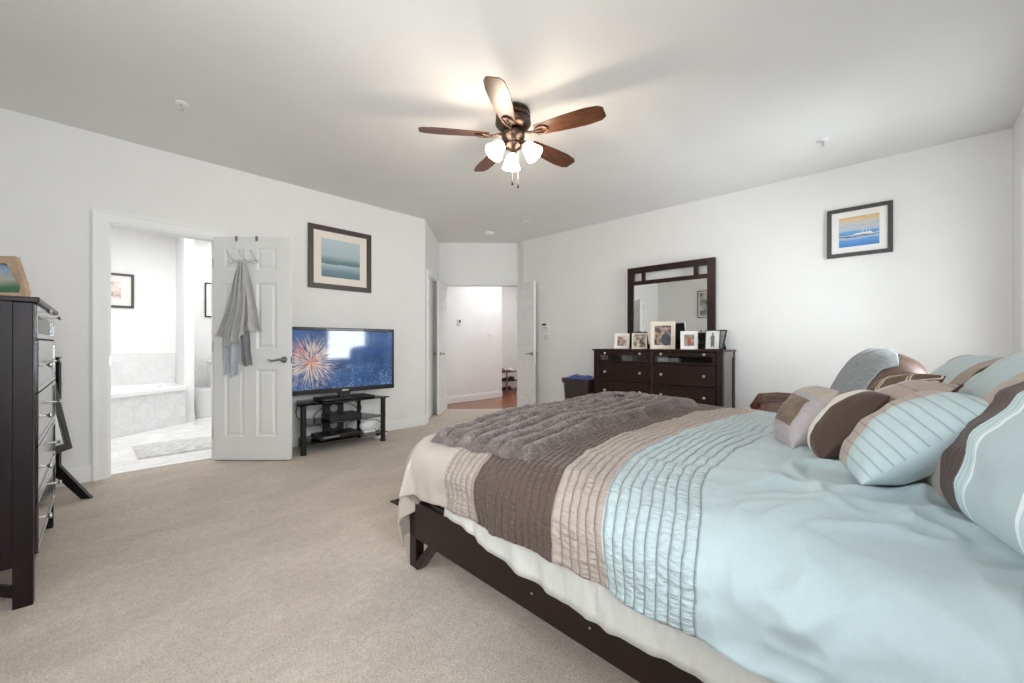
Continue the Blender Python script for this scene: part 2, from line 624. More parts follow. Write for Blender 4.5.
def thing(name, label, cat, loc=(0, 0, 0), rotz=0, group=None):
    o = bpy.data.objects.new(name, None)
    o.empty_display_size = 0.1
    COL.objects.link(o)
    o.location = loc
    o.rotation_euler = (0, 0, rotz)
    return tag(o, label, cat, group)


def structure(name, loc=(0, 0, 0), rotz=0):
    o = bpy.data.objects.new(name, None)
    COL.objects.link(o)
    o.location = loc
    o.rotation_euler = (0, 0, rotz)
    o['kind'] = 'structure'
    return o


def st(o):
    o['kind'] = 'structure'
    return o


def copy_tree(o, parent=None):
    c = o.copy()
    COL.objects.link(c)
    c.parent = parent
    for ch in list(o.children):
        copy_tree(ch, c)
    return c


def dup(root, loc, rotz, label, group=None):
    c = copy_tree(root)
    c.location = loc
    c.rotation_euler = (0, 0, rotz)
    c['label'] = label
    if group:
        c['group'] = group
    return c


def nz(x, y, z=0.0):
    return noise.noise(Vector((x, y, z)))


def smoothstep(a, b, x):
    t = max(0.0, min(1.0, (x - a) / (b - a)))
    return t * t * (3 - 2 * t)


# ------------------------------------------------------------------ the room shell
def wall(name, p0, p1, out, thick=0.12, openings=(), mat=None, h=HC):
    """wall from p0 to p1, thickened on the side of `out` (+1 left of the direction, -1 right)"""
    p0, p1 = Vector(p0), Vector(p1)
    L = (p1 - p0).length
    a = math.atan2(p1.y - p0.y, p1.x - p0.x)
    y0, y1 = (0, thick) if out > 0 else (-thick, 0)
    mb = MB()
    s = 0.0
    for (s0, s1, z0, z1) in sorted(openings):
        if s0 > s:
            mb.box(s, s0, y0, y1, 0, h)
        if z0 > 0:
            mb.box(s0, s1, y0, y1, 0, z0)
        if z1 < h:
            mb.box(s0, s1, y0, y1, z1, h)
        s = s1
    if s < L:
        mb.box(s, L, y0, y1, 0, h)
    return st(mb.build(name, mat or M['wall'], loc=(p0.x, p0.y, 0), rot=(0, 0, a)))


XW, YH, YT, XR = -0.70, -0.63, 4.62, 4.96          # window wall, headboard wall, TV wall, dresser wall
A0, A1, A2, A3 = (3.21, 4.62), (4.10, 5.50), (5.03, 4.57), (4.96, 4.42)

# carpeted floor, cut along the room outline
mb = MB()
mb.prism([(XW, YH), (XR, YH), A3, (5.07, 4.62), (4.19, 5.50), A1, A0, (0.92, YT), (0.92, 4.70), (0.16, 4.70), (0.16, YT), (XW, YT)], -0.05, 0.0)
st(mb.build('floor', M['carpet']))
mb = MB()
mb.box(-0.9, 2.2, 4.70, 8.1, -0.05, -0.002)
st(mb.build('floor_bathroom', M['bath_floor']))
mb = MB()
mb.prism([(4.06, 5.60), (5.06, 4.62), (5.3, 4.0), (8.0, 4.0), (8.0, 7.0), (4.0, 7.0)], -0.05, -0.004)
st(mb.build('floor_hall', M['oak'], rot=None))
mb = MB()
mb.box(-1.0, 8.2, -0.85, 8.3, HC, HC + 0.1)
st(mb.build('ceiling', M['ceil']))

wall('wall_windows', (XW, YH), (XW, YT), +1, 0.14, [(1.0, 2.6, 0.72, 2.2)])
wall('wall_headboard', (XW, YH), (XR, YH), -1, 0.14, [(0.38, 1.32, 0.72, 2.2), (4.18, 5.12, 0.72, 2.2)])
wall('wall_television', (XW, YT), A0, +1, 0.12, [(0.88, 1.60, 0, 2.05)])
wall('wall_closet', A0, A1, +1, 0.12, [(0.17, 0.93, 0, 2.04)])
wall('wall_entry', A1, A2, +1, 0.12, [(0.10, 1.29, 0, 2.04)])
wall('wall_corner', A2, A3, +1, 0.12)
wall('wall_dresser', A3, (XR, YH), +1, 0.12)
# bathroom walls
wall('wall_bathroom_back', (-1.0, 7.9), (2.2, 7.9), +1, 0.1, mat=M['bathwall'])
wall('wall_bathroom_left', (-0.72, 4.74), (-0.72, 7.9), +1, 0.1, mat=M['bathwall'])
wall('wall_bathroom_right', (2.05, 7.9), (2.05, 4.74), +1, 0.1, mat=M['bathwall'])
wall('wall_bathroom_partition', (1.04, 7.21), (1.04, 7.9), -1, 0.11, mat=M['bathwall'])
# closet behind the closed closet door
wall('wall_closet_back', (2.58, 5.40), (3.38, 6.20), +1, 0.08)
wall('wall_closet_left', (3.13, 4.85), (2.58, 5.40), +1, 0.08)
wall('wall_closet_right', (3.38, 6.20), (3.95, 5.63), +1, 0.08)
mb = MB()
mb.prism([(3.20, 4.62), (4.10, 5.51), (3.40, 6.22), (2.50, 5.32)], -0.06, -0.001)
st(mb.build('floor_closet', M['carpet']))
# hall walls
wall('wall_hall_left', (3.70, 5.92), (5.98, 5.92), +1, 0.1)
wall('wall_hall_turn', (5.98, 6.025), (5.98, 6.655), +1, 0.1)
wall('wall_hall_back', (5.88, 6.66), (8.0, 6.66), +1, 0.1)
wall('wall_hall_right', (8.0, 6.66), (8.0, 4.0), +1, 0.1)
wall('wall_hall_near', (8.0, 4.0), (5.08, 4.0), +1, 0.1)


def baseboard(name, p0, p1, out, h=0.125, t=0.014):
    p0, p1 = Vector(p0), Vector(p1)
    L = (p1 - p0).length
    a = math.atan2(p1.y - p0.y, p1.x - p0.x)
    mb = MB()
    s = 1 if out > 0 else -1
    mb.box(0, L, min(0, s * t), max(0, s * t), 0, h - 0.02)
    mb.box(0, L, min(0, s * t * 0.6), max(0, s * t * 0.6), h - 0.02, h)
    return st(mb.build(name, M['trim'], loc=(p0.x, p0.y, 0), rot=(0, 0, a)))


baseboard('baseboard_television_left', (XW, YT), (0.09, YT), -1)
baseboard('baseboard_television_right', (0.99, YT), A0, -1)
baseboard('baseboard_closet', A0, (3.30, 4.708), -1)
baseboard('baseboard_dresser', A3, (XR, YH), -1)
baseboard('baseboard_windows', (XW, YH), (XW, YT), -1)
baseboard('baseboard_headboard', (XW, YH), (XR, YH), +1)
baseboard('baseboard_hall', (3.70, 5.92), (5.98, 5.92), -1)
baseboard('baseboard_hall_back', (6.02, 6.66), (8.0, 6.66), -1)
baseboard('baseboard_partition', (1.035, 7.21), (1.155, 7.21), -1, 0.10)
baseboard('baseboard_bathroom_back', (1.15, 7.9), (2.05, 7.9), -1, 0.10)


def casing(name, L0, L1, top, loc, rotz, side=-1, wdt=0.085, jamb=0.12):
    """door casing and jamb round an opening from L0 to L1 along the wall"""
    e = structure(name, loc, rotz)
    mb = MB()
    y0, y1 = (-0.018, 0.0) if side < 0 else (0.0, 0.018)
    yb0, yb1 = (-0.026, 0.0) if side < 0 else (0.0, 0.026)
    for (a, b, o) in ((L0 - wdt, L0, 0), (L1, L1 + wdt, 1)):
        ob = (a, a + 0.02) if o == 0 else (b - 0.02, b)
        mb.box(a + 0.02 if o == 0 else a, b if o == 0 else b - 0.02, y0, y1, 0, top)
        mb.box(ob[0], ob[1], yb0, yb1, 0, top + wdt)
    mb.box(L0 - wdt + 0.02, L1 + wdt - 0.02, y0, y1, top, top + wdt - 0.02)
    mb.box(L0 - wdt + 0.02, L1 + wdt - 0.02, yb0, yb1, top + wdt - 0.02, top + wdt)
    mb.build('casing', M['trim'], e)
    mb = MB()
    for (a, b) in ((L0 - 0.006, L0 + 0.012), (L1 - 0.012, L1 + 0.006)):
        mb.box(a, b, 0.001, jamb, 0, top)
        q = (b, b + 0.01) if a < L1 - 0.1 else (a - 0.01, a)
        mb.box(q[0], q[1], 0.045, 0.08, 0, top - 0.012)
    mb.box(L0 + 0.012, L1 - 0.012, 0.001, jamb, top - 0.012, top + 0.006)
    mb.build('jamb', M['trim'], e)
    return e


c1 = casing('trim_1', 0.88, 1.60, 2.05, (XW, YT, 0), 0)
mb = MB()
mb.box(0.893, 0.898, 0.02, 0.05, 0.90, 0.97)
mb.build('strike_plate', M['nickel'], c1)
casing('trim_2', 0.17, 0.93, 2.04, (A0[0], A0[1], 0), math.atan2(A1[1] - A0[1], A1[0] - A0[0]), wdt=0.06)
mb = MB()
mb.box(0.895, 1.585, 0.07, 0.13, 0.0, 0.012, 0.004)
st(mb.build('trim_3', M['trim'], loc=(XW, YT, 0)))


def door_leaf(name, wd, h=2.03, t=0.035, loc=(0, 0, 0), rotz=0, cols=None, lever=True, lever_dir=-1, hz=0.93):
    """six panel door: local x from the hinge, front at y=0, back at y=t"""
    root = structure(name, loc, rotz)
    sc = wd / 0.72
    cols = cols or [0, 0.105 * sc, 0.29 * sc, 0.405 * sc, 0.595 * sc, wd]
    rows = [0.010, 0.224, 0.841, 1.028, 1.635, 1.757, 1.958, h + 0.01]
    mb = MB()
    bm = mb.bm
    for side in (0, 1):
        y = 0.0 if side == 0 else t
        sg = 1 if side == 0 else -1
        for i in range(5):
            for j in range(7):
                x0, x1, z0, z1 = cols[i], cols[i + 1], rows[j], rows[j + 1]
                if i in (1, 3) and j in (1, 3, 5):
                    prev = None
                    for ins, dep in ((0, 0), (0.012, 0.009), (0.026, 0.009), (0.042, 0.003)):
                        rg = [bm.verts.new((a, y + sg * dep, b)) for a, b in ((x0 + ins, z0 + ins), (x1 - ins, z0 + ins), (x1 - ins, z1 - ins), (x0 + ins, z1 - ins))]
                        if prev:
                            for k in range(4):
                                bm.faces.new((prev[k], prev[(k + 1) % 4], rg[(k + 1) % 4], rg[k]))
                        prev = rg
                    bm.faces.new(prev)
                else:
                    bm.faces.new([bm.verts.new((a, y, b)) for a, b in ((x0, z0), (x1, z0), (x1, z1), (x0, z1))])
    x0, x1, z0, z1 = 0, wd, rows[0], rows[-1]
    for a, b in (((x0, z0), (x1, z0)), ((x1, z0), (x1, z1)), ((x1, z1), (x0, z1)), ((x0, z1), (x0, z0))):
        mb.quad((a[0], 0, a[1]), (b[0], 0, b[1]), (b[0], t, b[1]), (a[0], t, a[1]))
    bmesh.ops.remove_doubles(bm, verts=bm.verts, dist=1e-5)
    mb.build('door_leaf', M['door'], root)
    if lever:
        for yy, sg in ((0, -1), (t, 1)):
            mb = MB()
            x = wd - 0.055
            mb.cyl((x, yy, hz), (x, yy + sg * 0.012, hz), 0.031, 0.027, 20)
            mb.cyl((x, yy + sg * 0.012, hz), (x, yy + sg * 0.05, hz), 0.011, n=12)
            mb.tube([(x + 0.008, yy + sg * 0.05, hz), (x - 0.02, yy + sg * 0.052, hz + 0.004), (x - 0.055, yy + sg * 0.05, hz - 0.004),
                     (x - 0.085, yy + sg * 0.05, hz - 0.010), (x - 0.108, yy + sg * 0.05, hz - 0.003), (x - 0.118, yy + sg * 0.05, hz + 0.006)],
                    [0.011, 0.010, 0.009, 0.008, 0.008, 0.006], 10)
            autosmooth(mb.build('door_handle', M['pewter'], root))
    mb = MB()
    for z in (0.25, 1.05, 1.82):
        mb.cyl((-0.004, -0.004, z - 0.045), (-0.004, -0.004, z + 0.045), 0.006, n=8)
        mb.box(-0.002, 0.0, 0.0, t * 0.8, z - 0.045, z + 0.045)
    mb.build('hinge', M['nickel'], root)
    return root


DOOR_A = R(-46.7)
d1 = door_leaf('door_1', 0.705, 2.05, loc=(0.875, 4.598, 0), rotz=DOOR_A)
mb = MB()
mb.box(0.706, 0.7075, 0.008, 0.027, 0.90, 0.96)
mb.build('latch_plate', M['chrome'], d1)
door_leaf('door_2', 0.585, 2.03, loc=(4.185, 5.455, 0), rotz=math.atan2(5.075 - 5.455, 3.735 - 4.185), lever_dir=1)
door_leaf('door_3', 0.60, 2.03, loc=(5.005, 4.60, 0), rotz=math.atan2(4.02 - 4.60, 4.765 - 5.005))
door_leaf('door_4', 0.72, 2.02, loc=(A0[0] + 0.91 * 0.711 - 0.06 * 0.703, A0[1] + 0.91 * 0.703 + 0.06 * 0.711, 0), rotz=R(44.7 + 180), lever=False)


def window(name, cx, cz, wd, h, loc, rotz, thick=0.14):
    """double-hung window in a wall opening; local x along the wall, y outwards"""
    r = structure(name, loc, rotz)
    mb = MB()
    x0, x1, z0, z1 = cx - wd / 2, cx + wd / 2, cz - h / 2, cz + h / 2
    for a, b, c, d in ((x0, x0 + 0.045, z0, z1), (x1 - 0.045, x1, z0, z1), (x0, x1, z0, z0 + 0.045), (x0, x1, z1 - 0.045, z1), (x0, x1, cz - 0.02, cz + 0.02)):
        mb.box(a, b, 0.04, 0.10, c, d)
    mb.build('window_frame', M['trim'], r)
    mb = MB()
    for a, b, c, d in ((x0 - 0.08, x0, z0 - 0.08, z1 + 0.08), (x1, x1 + 0.08, z0 - 0.08, z1 + 0.08), (x0, x1, z1, z1 + 0.08)):
        mb.box(a, b, -0.018, 0.0, c, d)
    mb.box(x0 - 0.1, x1 + 0.1, -0.05, 0.04, z0 - 0.03, z0)
    mb.build('window_casing', M['trim'], r)
    mb = MB()
    mb.box(x0 + 0.04, x1 - 0.04, 0.068, 0.072, z0 + 0.04, z1 - 0.04)
    mb.build('pane', M['pane'], r)
    return r


window('window_1', 0.15, 1.46, 0.94, 1.48, (0, YH, 0), R(180)).scale = (-1, 1, 1)
window('window_2', 3.95, 1.46, 0.94, 1.48, (0, YH, 0), R(180)).scale = (-1, 1, 1)
window('added_window_3', 1.17, 1.46, 1.6, 1.48, (XW, 0, 0), R(90))  # unseen window, added as the opening for the side fill

# ------------------------------------------------------------------ bed
BED_A = R(-2.8)
BED = (1.115, 1.70, 0)
bed = thing('bed', 'low king bed frame of dark wood with a triangular bracket foot', 'bed', BED, BED_A)
BW, BL = 1.98, 2.24
MB().box(0.0, 0.035, -BL, 0, 0.145, 0.325, 0.004).build('side_rail', M['bedwood'], bed)
MB().box(BW - 0.035, BW, -BL, 0, 0.145, 0.325, 0.004).build('side_rail', M['bedwood'], bed)
MB().box(0.0, BW, -0.002, 0.035, 0.145, 0.36, 0.004).build('footboard', M['bedwood'], bed)
MB().box(0.02, BW - 0.02, -BL - 0.05, -BL, 0.12, 0.98, 0.006).box(-0.02, BW + 0.02, -BL - 0.06, -BL + 0.01, 0.98, 1.02, 0.005).build('headboard', M['bedwood'], bed)
for sx in (0, 1):
    for sy in (0, 1):
        x0, x1 = (0, 0.045) if sx == 0 else (BW - 0.045, BW)
        mb = MB()
        if sy == 0:      # foot end: post with a diagonal brace
            mb.box(x0, x1, -0.022, 0.036, 0, 0.34, 0.003)
            mb.prism([(-0.022, 0.0), (-0.035, 0.0), (-0.165, 0.146), (-0.125, 0.146), (-0.022, 0.035)], x0, x1,
                     mat=Matrix(((0, 0, 1, 0), (1, 0, 0, 0), (0, 1, 0, 0), (0, 0, 0, 1))))
        else:
            mb.box(x0, x1, -BL - 0.05, -BL + 0.05, 0, 0.34, 0.003)
        mb.build('leg', M['bedwood'], bed)
for y in (-0.78, -1.02):
    MB().cyl((-0.002, y, 0.215), (0.002, y, 0.215), 0.0035, n=10).build('bolt', M['nickel'], bed)

mattress = MB().box(0.05, BW - 0.05, -BL + 0.03, -0.03, 0.30, 0.61, 0.05, seg=3).build('mattress', M['mattress'], loc=BED, rot=(0, 0, BED_A), smooth=True)
tag(mattress, 'thick pale mattress hidden under the comforter on the dark bed', 'mattress')


# bed skirt: pale cloth gathered under the comforter hem
def skirt_pt(u, v):
    y = -0.30 - u * (BL - 0.34)
    g = nz(y * 7, 3.1 + 0.6 * v) * 0.6 + nz(y * 19 + 1.5 * v, 8.3) * 0.4
    x = -0.024 - 0.014 * v + g * (0.008 + 0.030 * v)
    hem = 0.345 - 0.075 * smoothstep(0, 0.35, u) + 0.012 * nz(y * 4, 5.0) + 0.006 * nz(y * 15, 1.0)
    z = 0.50 * (1 - v) + hem * v + 0.0
    x = min(x, -0.006)
    return Vector((x, y, z))


def cloth_mat(name, col, rough=0.8, nscale=6, var=0.05, bstr=0.35, bdist=0.01, stretch=None, sheen=0.2, spec=0.25):
    return plain(name, col, rough, spec=spec, var=var, nscale=nscale, bstr=bstr, bdist=bdist, stretch=stretch, sheen=sheen)


M['skirt'] = cloth_mat('ivory_bed_skirt_cloth', (0.50, 0.485, 0.455), 0.85, nscale=14, bstr=0.5, bdist=0.012, stretch=(1, 2, 0.6))
sk = MB().grid(skirt_pt, 260, 10).build('bed_skirt', M['skirt'], loc=BED, rot=(0, 0, BED_A), smooth=True)
md = sk.modifiers.new('solid', 'SOLIDIFY')
md.thickness = 0.003
tag(sk, 'ivory bed skirt hanging in soft gathers over the dark side rail', 'bed skirt')


# comforter --------------------------------------------------------
def comforter_mat():
    m, nt, b = new_mat('pieced_comforter_cloth')
    uv = N(nt, 'ShaderNodeUVMap')
    sp = N(nt, 'ShaderNodeSeparateXYZ')
    nt.links.new(uv.outputs[0], sp.inputs[0])
    t = sp.outputs[0]       # metres from the foot edge of the bed towards the head
    s = sp.outputs[1]
    wob = tex_noise(nt, 5, 2, 0.5)
    tw = math_n(nt, 'ADD', t, math_n(nt, 'MULTIPLY', math_n(nt, 'SUBTRACT', wob, 0.5), 0.018))
    beige = (0.40, 0.345, 0.30)
    taupe = (0.305, 0.25, 0.215)
    white = (0.62, 0.60, 0.56)
    brown = (0.080, 0.047, 0.035)
    mauve = (0.365, 0.298, 0.258)
    blue = (0.405, 0.492, 0.508)
    S = 2.6
    off = 0.5
    st_ = [(0.0, beige), (0.355, taupe), (0.530, white), (0.536, brown), (0.917, white), (0.923, mauve), (1.101, white), (1.107, blue), (2.4, blue)]
    c = ramp(nt, math_n(nt, 'DIVIDE', math_n(nt, 'ADD', tw, off), S + off), [((p + off) / (S + off), cc) for p, cc in st_], 'CONSTANT')
    # pin tucks: thin stitched lines every 3 cm between 0.355 and 1.33
    per = 0.031
    ph = math_n(nt, 'FRACT', math_n(nt, 'DIVIDE', tw, per))
    tri = math_n(nt, 'ABSOLUTE', math_n(nt, 'SUBTRACT', ph, 0.5))       # 0.5 at the line
    line = N(nt, 'ShaderNodeMapRange')
    nt.links.new(tri, line.inputs[0])
    line.inputs[1].default_value = 0.425
    line.inputs[2].default_value = 0.5
    zone = math_n(nt, 'MULTIPLY', math_n(nt, 'GREATER_THAN', tw, 0.355), math_n(nt, 'LESS_THAN', tw, 1.37))
    lz = math_n(nt, 'MULTIPLY', line.outputs[0], zone)
    cd = mixc(nt, 1.0, c, (0.46, 0.42, 0.41), 'MULTIPLY')
    c2 = mixc(nt, math_n(nt, 'MULTIPLY', lz, 0.95), c, cd)
    # thread grain
    g = tex_noise(nt, 120, 2, 0.6)
    c2 = mixc(nt, 1.0, c2, ramp(nt, g, [(0.3, (0.96, 0.96, 0.96)), (0.7, (1, 1, 1))]), 'MULTIPLY')
    nt.links.new(c2, b.inputs['Base Color'])
    # satin at the foot, cotton elsewhere
    rg = ramp(nt, math_n(nt, 'DIVIDE', math_n(nt, 'ADD', tw, off), S + off), [(0.0, (0.30,) * 3), ((0.355 + off) / (S + off), (0.72,) * 3), ((1.10 + off) / (S + off), (0.52,) * 3)], 'CONSTANT')
    nt.links.new(rg, b.inputs['Roughness'])
    b.inputs['Specular IOR Level'].default_value = 0.4
    b.inputs['Sheen Weight'].default_value = 0.15
    # relief: tucks puff up between lines, crinkle across them, soft creases elsewhere
    cv = N(nt, 'ShaderNodeCombineXYZ')
    nt.links.new(math_n(nt, 'MULTIPLY', t, 26.0), cv.inputs[0])
    nt.links.new(math_n(nt, 'MULTIPLY', s, 70.0), cv.inputs[1])
    cr = N(nt, 'ShaderNodeTexNoise')
    nt.links.new(cv.outputs[0], cr.inputs['Vector'])
    cr.inputs['Scale'].default_value = 1.0
    cr.inputs['Detail'].default_value = 2
    puff = math_n(nt, 'SUBTRACT', 1.0, math_n(nt, 'POWER', math_n(nt, 'MULTIPLY', tri, 2.0), 4.0))
    hz_ = math_n(nt, 'MULTIPLY', math_n(nt, 'ADD', puff, math_n(nt, 'MULTIPLY', cr.outputs['Fac'], 2.6)), zone)
    soft = tex_noise(nt, 6, 2, 0.5, stretch=(1, 1, 1))
    hh = math_n(nt, 'ADD', math_n(nt, 'MULTIPLY', hz_, 0.30), math_n(nt, 'MULTIPLY', soft, 0.6))
    bump(nt, b, hh, 0.9, 0.02)
    return m


M['comforter'] = comforter_mat()
TOP = 0.675
SX, SY = 0.25, 0.47          # overhang of the side and of the foot


def crease(x, y):
    """soft long wrinkles of the top"""
    z = 0.016 * nz(x * 2.2, y * 2.0, 1.3) + 0.008 * nz(x * 5.0 + 3, y * 4.6, 4.1)
    k = smoothstep(1.25, 1.5, -y)
    z += (1 - k) * 0.006 * nz(x * 14, y * 5, 3.3)
    return z


def crown(x):
    """the filling swells towards the middle of the bed"""
    return 0.045 * smoothstep(0.0, 0.6, min(x, BW - x)) - 0.03


def wrinkle(s, t):
    """soft pulled folds of the plain cloth towards the head, running on over the edge of the bed"""
    k = smoothstep(1.28, 1.5, t)
    if k <= 0:
        return 0.0
    y = -t
    wx, wy = s + 0.10 * nz(s * 3, y * 3, 9), y + 0.10 * nz(s * 3, y * 3, 5)
    a = nz(wx * 3.4 + wy * 2.0, wy * 2.0 - wx * 0.8, 2.7)
    b2 = nz(wx * 2.4 - wy * 2.8, wx * 1.4 + wy * 5.0, 6.1)
    c2 = nz(wx * 7.0 + wy * 3.0, wy * 6.0 - wx * 2.0, 3.9)
    return k * (0.020 * max(0, 1 - abs(a) * 4.0) ** 1.3 + 0.016 * max(0, 1 - abs(b2) * 4.5) ** 1.3 + 0.009 * max(0, 1 - abs(c2) * 3.5) ** 1.3 - 0.012)


def comf_skew(s, t):
    """the quilt lies slightly askew: bands run nearer the foot on the top than on the side"""
    return 0.13 * smoothstep(-0.16, 0.35, s) * smoothstep(0.5, 0.9, t) * (1 - smoothstep(1.1, 1.6, t) * 0.5)


def comforter_pt(u, v):
    """u: 0 foot hem .. 1 head;  v: 0 near hem .. 1 far hem; returns local point of the bed"""
    t = -SY + u * (BL + SY - 0.10)          # metres from the foot edge, negative = hanging over the foot
    s = -SX + v * (BW + 2 * SX)             # metres from the near edge
    x0, x1 = 0.0, BW
    rad = 0.15
    dy = max(0.0, -(t - rad * 0.6))
    dxn = max(0.0, -(s - rad * 0.6))
    dxf = max(0.0, s - (BW - rad * 0.6))
    dx = dxn if dxn > 0 else dxf
    sgn = -1 if dxn > 0 else 1
    yl = -max(t, rad * 0.6)
    xl = min(max(s, rad * 0.6), BW - rad * 0.6)
    d = math.hypot(dx, dy)
    z = TOP + crease(xl, yl)
    # gentle crown of the filling, thinner at the edges
    z += crown(xl)
    # raised tucks between the stitched lines
    tk = 0.0
    ts = t + comf_skew(s, t)
    if 0.34 < ts < 1.39:
        f_ = (ts / 0.031) % 1.0
        tk = 0.0035 * (1 - abs(2 * f_ - 1) ** 3) * smoothstep(0.34, 0.37, ts) * (1 - smoothstep(1.36, 1.39, ts))
        tk *= 0.7 + 0.6 * nz(s * 14, ts * 6, 4.0)
        tk += 0.004 * nz(s * 30, ts * 9, 1.7)
    wt = smoothstep(0.04, 0.22, d)
    tk += wrinkle(s, t)
    z += tk * (1 - wt)
    if d > 1e-6:
        ph = math.atan2(dy, dx)
        arc = rad * PI / 2
        if d < arc:
            a = d / rad
            o, dn = rad * math.sin(a), rad * (1 - math.cos(a))
        else:
            o, dn = rad + 0.005 * smoothstep(arc, 0.5, d), rad + (d - arc)
        if dx > 0 and dy > 0:      # corner: folds of a hanging cone
            k = math.sin(ph * 2)
            o += smoothstep(0.08, 0.5, d) * (0.015 * k + 0.06 * math.sin(ph * 7 + 0.6) + 0.02 * math.sin(ph * 17))
        else:
            wv = (t if dx > 0 else s)
            amp = smoothstep(0.1, 0.34, d)
            o += tk * wt + amp * (0.018 * nz(wv * 5.5, 2.0, d * 1.5) + 0.014 * nz(wv * 13, 7.0, d * 2) + 0.007 * nz(wv * 7 + d * 14, 3.0, d * 9)) + 0.014 * smoothstep(0.05, 0.2, d) * (1 - smoothstep(0.2, 0.36, d))
        nx, ny = (math.cos(ph), math.sin(ph)) if dx > 0 else (0.0, 1.0)
        xl += sgn * nx * o
        yl += ny * o
        z -= dn
        if dx > 0:
            z += (0.020 * nz(t * 3.0, 9.0) + 0.010 * nz(t * 8.0, 4.0)) * smoothstep(0.1, 0.3, d)
    return Vector((xl, yl, z))


mb = MB()
nu, nv = 560, 300
mb.grid(comforter_pt, nu, nv)
lay = mb.bm.loops.layers.uv.verify()
for f in mb.bm.faces:
    for l in f.loops:
        u, v = l[lay].uv
        t = -SY + u * (BL + SY - 0.10)
        s = -SX + v * (BW + 2 * SX)
        skew = comf_skew(s, t)
        l[lay].uv = (t + skew, s)
com = mb.build('comforter', M['comforter'], loc=BED, rot=(0, 0, BED_A), smooth=True)
md = com.modifiers.new('solid', 'SOLIDIFY')
md.thickness = 0.016
md.offset = -1
tag(com, 'pale blue comforter with brown and beige pin-tucked bands covering the bed', 'comforter')


# fur throw folded across the foot --------------------------------
def fur_mat():
    m, nt, b = new_mat('grey_brown_faux_fur')
    uv = N(nt, 'ShaderNodeUVMap')
    n1 = tex_noise(nt, 85, 4, 0.7, stretch=(0.8, 1.6, 1))
    n2 = tex_noise(nt, 14, 3, 0.6)
    f = math_n(nt, 'ADD', math_n(nt, 'MULTIPLY', n1, 0.65), math_n(nt, 'MULTIPLY', n2, 0.4))
    c = ramp(nt, f, [(0.33, (0.047, 0.036, 0.034)), (0.52, (0.125, 0.101, 0.094)), (0.72, (0.28, 0.235, 0.225))])
    nt.links.new(c, b.inputs['Base Color'])
    b.inputs['Roughness'].default_value = 0.9
    b.inputs['Specular IOR Level'].default_value = 0.15
    b.inputs['Sheen Weight'].default_value = 0.25
    b.inputs['Sheen Roughness'].default_value = 0.4
    bump(nt, b, f, 0.55, 0.012)
    return m


M['fur'] = fur_mat()
Q = [Vector((0.0, -0.15, 0)), Vector((0.035, -0.735, 0)), Vector((1.72, -0.67, 0)), Vector((1.98, -0.03, 0))]


def throw_pt(u, v):
    """u along the bed width (near..far), v from the foot side to the head side, top layer"""
    a = Q[0].lerp(Q[1], v)
    b2 = Q[3].lerp(Q[2], v)
    p = a.lerp(b2, u)
    p.y += 0.012 * nz(u * 9, 2.2) * (1 - v) + 0.014 * nz(u * 11, 7.7) * v
    p.x += 0.025 * nz(v * 6, 4.2, u)
    e = min(min(u, 1 - u) * 1.9, min(v, 1 - v) * 0.62)
    edge = 1 - (1 - min(1, e / 0.045)) ** 2
    rid = abs(math.sin(v * PI * 7 + 0.5 * nz(u * 4, v * 2)))
    zz = TOP - 0.012 + crown(p.x) + crease(p.x, p.y) + 0.012 + edge * (0.012 + 0.034 * rid ** 0.7 + 0.003 * nz(u * 26, v * 10, 2) + 0.005 * nz(u * 70, v * 34, 5))
    zz += 0.010 * nz(u * 3.2, v * 2.0, 8.0) * edge
    zz += 0.004 * smoothstep(0.62, 0.9, u) * edge * (1 - smoothstep(0.93, 1.0, u))
    if p.x < 0.05:
        zz -= 0.7 * (0.05 - p.x) ** 1.35
    return Vector((p.x, p.y, zz))


mb = MB()
mb.grid(throw_pt, 240, 130)
mb.grid(lambda u, v: throw_pt(u, v) * 1 + Vector((0, 0, -0.026 * min(1, min(min(u, 1 - u) * 1.9, min(v, 1 - v) * 0.62) / 0.02))), 60, 30)
bmesh.ops.remove_doubles(mb.bm, verts=mb.bm.verts, dist=1e-5)
thr = mb.build('throw_blanket', M['fur'], loc=BED, rot=(0, 0, BED_A), smooth=True, recalc=False)
tag(thr, 'grey-brown ribbed faux fur throw folded across the foot of the bed', 'throw blanket')

mb = MB()
mb.tube([(0.0, 0, 0.0), (0.03, 0.015, 0.010), (0.065, 0.012, 0.014), (0.095, -0.012, 0.012), (0.10, -0.035, 0.004), (0.07, -0.045, 0.003), (0.03, -0.035, 0.005)], 0.007, 8)
hc = mb.build('hair_clip', M['black'], smooth=True)
hc.scale = (0.6, 0.6, 0.6)
tag(hc, 'small curved black clip lying on the fur throw', 'hair clip')


